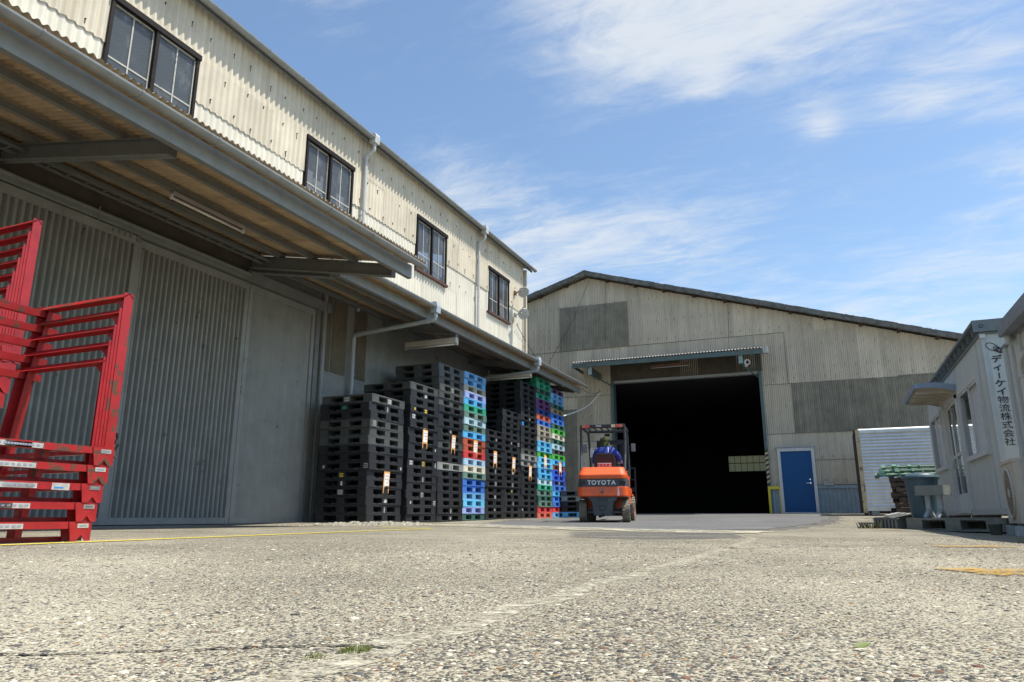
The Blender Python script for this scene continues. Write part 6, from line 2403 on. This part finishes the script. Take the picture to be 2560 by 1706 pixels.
tag(o, 'dark ribbed plastic crate at the left end of the weathered pallet', 'crate')

bn = thing('waste_bin', 'round blue grey plastic waste bin with flat lid on the pallet', 'bin', (1.00, 10.18, ptop))
q = MB()
q.lathe([(0.0, 0.0), (0.165, 0.0), (0.172, 0.01), (0.212, 0.46), (0.224, 0.465), (0.224, 0.49), (0.205, 0.49)], n=36)
for k in range(12):
    t = 2 * math.pi * k / 12
    q.cyl((0.207 * math.cos(t), 0.207 * math.sin(t), 0.41), (0.2115 * math.cos(t), 0.2115 * math.sin(t), 0.462), 0.005, None, 6)
q.v = [(x_ * 0.85, y_ * 0.85, z_ * 0.95) for x_, y_, z_ in q.v]
q.build('bin_body', ['bin_blue'], bn, local=True, auto=40)
q = MB()
q.lathe([(0.222, 0.492), (0.242, 0.484), (0.245, 0.500), (0.235, 0.520), (0.19, 0.528), (0.17, 0.545), (0.08, 0.555), (0.0, 0.556)], n=36)
q.box(-0.05, 0.05, -0.255, -0.235, 0.485, 0.50)
q.v = [(x_ * 0.85, y_ * 0.85, z_ * 0.95) for x_, y_, z_ in q.v]
q.build('lid', ['bin_blue'], bn, local=True, auto=40)

st = thing('wash_stand', 'small grey wash trough on forked metal legs beside the blue bin', 'stand', (1.075, 9.86, ptop), PR + R(8))
q = MB()
w_, d_, z0_, z1_ = 0.155, 0.10, 0.265, 0.365
q.box(-w_, w_, -d_, -d_ + 0.012, z0_, z1_)
q.box(-w_, -w_ + 0.012, -d_ + 0.012, d_ - 0.012, z0_, z1_)
q.box(w_ - 0.012, w_, -d_ + 0.012, d_ - 0.012, z0_, z1_)
q.box(-w_, w_, d_ - 0.012, d_, z0_, z1_)
q.box(-w_ + 0.012, w_ - 0.012, -d_ + 0.012, d_ - 0.012, z0_, z0_ + 0.012)
q.box(-w_ - 0.006, w_ + 0.006, -d_ - 0.006, d_ + 0.006, z0_ - 0.012, z0_)
q.build('trough', ['stand_grey'], st, local=True)
for s in (-1, 1):
    q = MB()
    x = s * 0.065
    q.box(x - 0.025, x + 0.025, -0.02, 0.02, 0.08, z0_ - 0.012)
    q.prism([(-0.02, 0.10), (0.02, 0.10), (0.13, 0.012), (0.13, 0.0), (0.10, 0.0), (0.0, 0.075), (-0.10, 0.0), (-0.13, 0.0), (-0.13, 0.012)], x - 0.018, x + 0.018, 'x')
    q.build('leg', ['stand_leg'], st, local=True)

# old wooden pallets with green steel pipes on top
zz = g(1.9, 20.0)
for k in range(8):
    q = MB()
    hw, hd = 0.55, 0.55
    for i in range(7):
        x = -hw + 0.095 / 2 + i * (2 * hw - 0.095) / 6
        q.box(x - 0.045, x + 0.045, -hd, hd, 0.098, 0.116)
    for y in (-hd + 0.04, 0, hd - 0.04):
        q.box(-hw, hw, y - 0.035, y + 0.035, 0.018, 0.098)
    for x in (-hw + 0.06, 0, hw - 0.06):
        q.box(x - 0.05, x + 0.05, -hd, hd, 0.0, 0.018)
    o = q.build('wooden_pallet', ['wood_old'], None, loc=(1.90 + rp.uniform(-0.06, 0.06), 20.05 + rp.uniform(-0.05, 0.05), zz + 0.118 * k), rot=(0, 0, R(rp.uniform(-5, 5))))
    tag(o, 'old brown wooden pallet, %s in the pile behind the bin' % ('lowest' if k == 0 else ORD[7 - k]), 'pallet', 'old wooden pallets in a pile')
zt = zz + 0.118 * 8
PIPES = [(1.15, 19.62, 0.06, 2), (1.30, 19.78, 0.05, -3), (1.02, 19.95, 0.055, 1), (1.45, 19.70, 0.15, -1), (1.12, 19.90, 0.155, 3), (1.25, 20.1, 0.15, -2), (1.40, 19.85, 0.25, 2), (1.18, 20.0, 0.25, -2)]
PL = ['green steel prop with square head lying at the front of the pipe heap', 'green steel prop with square head in the lowest layer, slightly turned', 'green steel prop reaching farthest left in the pipe heap', 'pale green prop in the middle layer, nearest the yard',
      'green steel prop in the middle layer, tilted to the shed', 'green steel prop in the middle layer at the back', 'green steel prop on top of the heap, nearest the yard', 'green steel prop on top of the heap at the back']
for k, (x, y, dz, a) in enumerate(PIPES):
    q = MB()
    L = 1.9
    q.cyl((0, 0, 0), (L, 0, 0), 0.024, None, 10)
    q.box(-0.03, 0.06, -0.05, 0.05, -0.045, 0.045)
    q.box(-0.035, -0.03, -0.065, 0.065, -0.045, 0.055)
    q.box(0.32, 0.38, -0.04, 0.04, -0.040, 0.045)
    q.cyl((0.55, -0.05, 0), (0.55, 0.05, 0), 0.02, None, 8)
    q.cyl((1.0, 0, 0), (1.12, 0, 0), 0.032, None, 10)
    o = q.build('steel_prop', ['pipe_green'], None, loc=(x, y, zt + dz), rot=(R(20 * k), 0, R(a)))
    tag(o, PL[k], 'steel prop', 'green steel props on the wooden pallets')
q = MB()
for k in range(3):
    q.box(0, 0.5 - 0.1 * k, 0.02 * k, 0.35, 0.03 * k, 0.03 * k + 0.025)
o = q.build('board_scrap', ['label_white'], None, loc=(1.15, 19.05, g(1.2, 19.1)), rot=(R(0), R(-12), R(15)))
tag(o, 'small heap of pale boards at the foot of the wooden pallet pile', 'boards')
wp = bpy.data.objects.new('plastic_pallet', PME)
COL.objects.link(wp)
wp.material_slots[0].link = 'OBJECT'
wp.material_slots[0].material = MATS['pallet_pale_grey']
wp.location = (1.45, 22.55, g(1.5, 22.5) + 0.004)
tag(wp, 'pale grey pallet under the left end of the aluminium cargo box', 'pallet')
wp2 = wp.copy()
COL.objects.link(wp2)
wp2.location = (4.6, 22.6, g(4.6, 22.6) + 0.004)
wp2['label'] = 'pale grey pallet under the far end of cargo box, behind the office'

# ------------------------------------------------------------------ loose stones, rubble, weeds
nr = np.random.default_rng(4)


def stones(name, pos, size, mname, flat=0.55, squash=(0.7, 1.4)):
    """thousands of small stones as one mesh; pos (n,3), size (n,)"""
    base = []
    for i in range(7):
        t = 2 * math.pi * i / 7
        base.append((math.cos(t), math.sin(t), -0.35))
    for i in range(7):
        t = 2 * math.pi * (i + 0.3) / 7
        base.append((0.74 * math.cos(t), 0.74 * math.sin(t), 0.62))
    base.append((0, 0, 0.9))
    base = np.array(base)
    F = []
    for i in range(7):
        j = (i + 1) % 7
        F += [(i, j, 7 + i), (j, 7 + j, 7 + i), (7 + i, 7 + j, 14)]
    F = np.array(F)
    n = len(pos)
    nv = len(base)
    jit = 1 + nr.uniform(-0.22, 0.22, (n, nv, 1))
    v = base[None] * jit
    asp = nr.uniform(squash[0], squash[1], (n, 1))
    v[:, :, 0] *= asp
    v[:, :, 2] *= flat
    a = nr.uniform(0, 2 * np.pi, n)
    ca, sa = np.cos(a)[:, None], np.sin(a)[:, None]
    x = v[:, :, 0] * ca - v[:, :, 1] * sa
    y = v[:, :, 0] * sa + v[:, :, 1] * ca
    v = np.stack([x, y, v[:, :, 2]], -1) * size[:, None, None] + pos[:, None, :]
    fi = (F[None] + (np.arange(n) * nv)[:, None, None]).reshape(-1)
    me = bpy.data.meshes.new(name)
    me.vertices.add(n * nv)
    me.vertices.foreach_set('co', v.reshape(-1))
    nf = n * len(F)
    me.loops.add(nf * 3)
    me.loops.foreach_set('vertex_index', fi)
    me.polygons.add(nf)
    me.polygons.foreach_set('loop_start', np.arange(nf) * 3)
    me.polygons.foreach_set('loop_total', np.full(nf, 3))
    me.polygons.foreach_set('use_smooth', np.ones(nf, dtype=bool))
    me.update(calc_edges=True)
    me.materials.append(MATS[mname])
    o = bpy.data.objects.new(name, me)
    COL.objects.link(o)
    return o


m = bpy.data.materials.new('gravel')
m.use_nodes = True
N, L = m.node_tree.nodes, m.node_tree.links
pb = N['Principled BSDF']
pb.inputs['Roughness'].default_value = 0.9
pb.inputs['Specular IOR Level'].default_value = 0.2
ge_ = N.new('ShaderNodeNewGeometry')
cr = N.new('ShaderNodeValToRGB')
cr.color_ramp.interpolation = 'CONSTANT'
stops = [(0.0, (0.055, 0.054, 0.052)), (0.16, (0.135, 0.125, 0.105)), (0.30, (0.26, 0.23, 0.17)), (0.42, (0.085, 0.083, 0.077)), (0.56, (0.38, 0.345, 0.26)), (0.68, (0.19, 0.165, 0.125)),
         (0.78, (0.62, 0.57, 0.44)), (0.86, (0.26, 0.165, 0.075)), (0.90, (0.085, 0.09, 0.09)), (0.96, (0.165, 0.09, 0.065))]
e = cr.color_ramp.elements
while len(e) < len(stops):
    e.new(0.5)
for el, (p_, c_) in zip(e, stops):
    el.position = p_
    el.color = (*c_, 1)
L.new(ge_.outputs['Random Per Island'], cr.inputs[0])
tcn = N.new('ShaderNodeTexCoord')
nz = N.new('ShaderNodeTexNoise')
nz.inputs['Scale'].default_value = 260
L.new(tcn.outputs['Object'], nz.inputs[0])
mr = N.new('ShaderNodeMapRange')
mr.inputs[1].default_value, mr.inputs[2].default_value, mr.inputs[3].default_value, mr.inputs[4].default_value = 0.3, 0.7, 0.8, 1.2
L.new(nz.outputs['Fac'], mr.inputs[0])
mm = N.new('ShaderNodeMix')
mm.data_type = 'RGBA'
mm.blend_type = 'MULTIPLY'
mm.inputs['Factor'].default_value = 1
L.new(cr.outputs[0], mm.inputs['A'])
L.new(mr.outputs[0], mm.inputs['B'])
L.new(mm.outputs['Result'], pb.inputs['Base Color'])
MATS['gravel'] = m

# aggregate set in the worn surface: thinning out with distance
NS = 190000
dd = 0.36 + (nr.random(NS) ** 1.6) * 4.4
aa = nr.uniform(-0.66, 0.66, NS)
fwx, fwy = dd * np.sin(aa - R(23.57)) / np.cos(aa), dd * np.cos(aa - R(23.57)) / np.cos(aa)
clump = np.sin(fwx * 5.3 + 1.0) * np.sin(fwy * 4.1) + 0.6 * np.sin(fwx * 13 - fwy * 9)
keep = nr.random(NS) < (0.72 + 0.28 * clump)
joint = np.abs(fwx + 0.44) < 0.04
keep &= ~(joint & (nr.random(NS) < 0.85))
fwx, fwy, dd = fwx[keep], fwy[keep], dd[keep]
size = np.clip(nr.lognormal(math.log(0.0018), 0.45, len(fwx)), 0.0009, 0.0068) * np.where(dd > 2.0, 1.3, 1.0)
gz = np.array([g(a, b) for a, b in zip(fwx, fwy)])
pos = np.stack([fwx, fwy, gz - size * nr.uniform(0.15, 0.50, len(fwx))], -1)
struct(stones('gravel', pos, size, 'gravel'), 'stuff')

# pale rubble in front of the nearest stack
n = 2600
tx = nr.normal(0, 1, n)
ty = nr.random(n)
px = -7.1 + tx * 0.22 + ty * 0.6
py = 9.0 + ty * 1.9 + nr.normal(0, 0.06, n)
hz = np.array([g(a, b) for a, b in zip(px, py)]) + np.abs(nr.normal(0, 0.012, n)) * np.exp(-(tx ** 2))
struct(stones('rubble', np.stack([px, py, hz], -1), np.clip(nr.lognormal(math.log(0.0075), 0.75, n), 0.003, 0.05), 'rubble_pale', 0.7), 'stuff')


def tuft(name, label, x, y, r, h, n, mname, seed, stretch=1.0):
    rr = random.Random(seed)
    mb = MB()
    for k in range(n):
        a = rr.uniform(0, 6.28)
        d = r * math.sqrt(rr.random())
        bx_, by_ = x + d * math.cos(a), y + d * math.sin(a) * stretch
        z = g(bx_, by_)
        hh = h * rr.uniform(0.4, 1.0)
        lx_, ly_ = rr.uniform(-0.6, 0.6) * hh, rr.uniform(-0.6, 0.6) * hh
        w = hh * rr.uniform(0.06, 0.13)
        t = rr.uniform(0, 3.14)
        wx, wy = w * math.cos(t), w * math.sin(t)
        mb.add([(bx_ - wx, by_ - wy, z), (bx_ + wx, by_ + wy, z), (bx_ + lx_ * 0.5 + wx * 0.7, by_ + ly_ * 0.5 + wy * 0.7, z + hh * 0.65), (bx_ + lx_ * 0.5 - wx * 0.7, by_ + ly_ * 0.5 - wy * 0.7, z + hh * 0.65), (bx_ + lx_, by_ + ly_, z + hh)],
               [(0, 1, 2, 3), (3, 2, 4)])
    o = mb.build(name, [mname])
    return tag(o, label, 'weeds', 'small weeds growing in the ground joints')


tuft('weed_tuft', 'green moss tuft on the cement joint in the foreground', -0.452, 0.645, 0.013, 0.0055, 330, 'moss_green', 1, 1.6)
tuft('weed_tuft', 'tiny moss streak at the left of the foreground moss tuft', -0.468, 0.60, 0.012, 0.005, 80, 'moss_green', 2, 1.2)
tuft('weed_tuft', 'sparse weeds along the joint in the middle distance', -0.47, 1.85, 0.03, 0.007, 40, 'moss_green', 3, 1.0)
tuft('weed_tuft', 'small weed patch where the joint meets the crack', -0.43, 3.32, 0.03, 0.012, 50, 'weed_green', 4)
tuft('weed_tuft', 'low grass patch between the amber mark and white line', 0.98, 4.6, 0.13, 0.035, 120, 'weed_green', 5, 0.5)
tuft('weed_tuft', 'thin weeds at the right end of the upper amber mark', 0.93, 3.65, 0.12, 0.02, 90, 'weed_green', 6, 0.5)
tuft('weed_tuft', 'tall grass clump at the left end of the weathered pallet', 0.36, 9.9, 0.14, 0.085, 80, 'weed_green', 7, 0.8)
tuft('weed_tuft', 'weeds under the edge of the site office', 1.95, 10.9, 0.22, 0.14, 160, 'weed_green', 8)
q = MB()
q.add([(0, 0, 0.001), (0.008, 0.004, 0.004), (0.020, 0.001, 0.002), (0.009, -0.004, 0.001), (0, 0, 0.0005), (0.008, 0.004, 0.0035), (0.020, 0.001, 0.0015), (0.009, -0.004, 0.0005)], [(0, 3, 2, 1), (4, 5, 6, 7)])
o = q.build('fallen_leaf', ['leaf_green'], None, loc=(0.004, 0.845, 0.003), rot=(R(14), R(-8), R(25)))
tag(o, 'single yellow green leaf lying on the foreground ground', 'leaf')
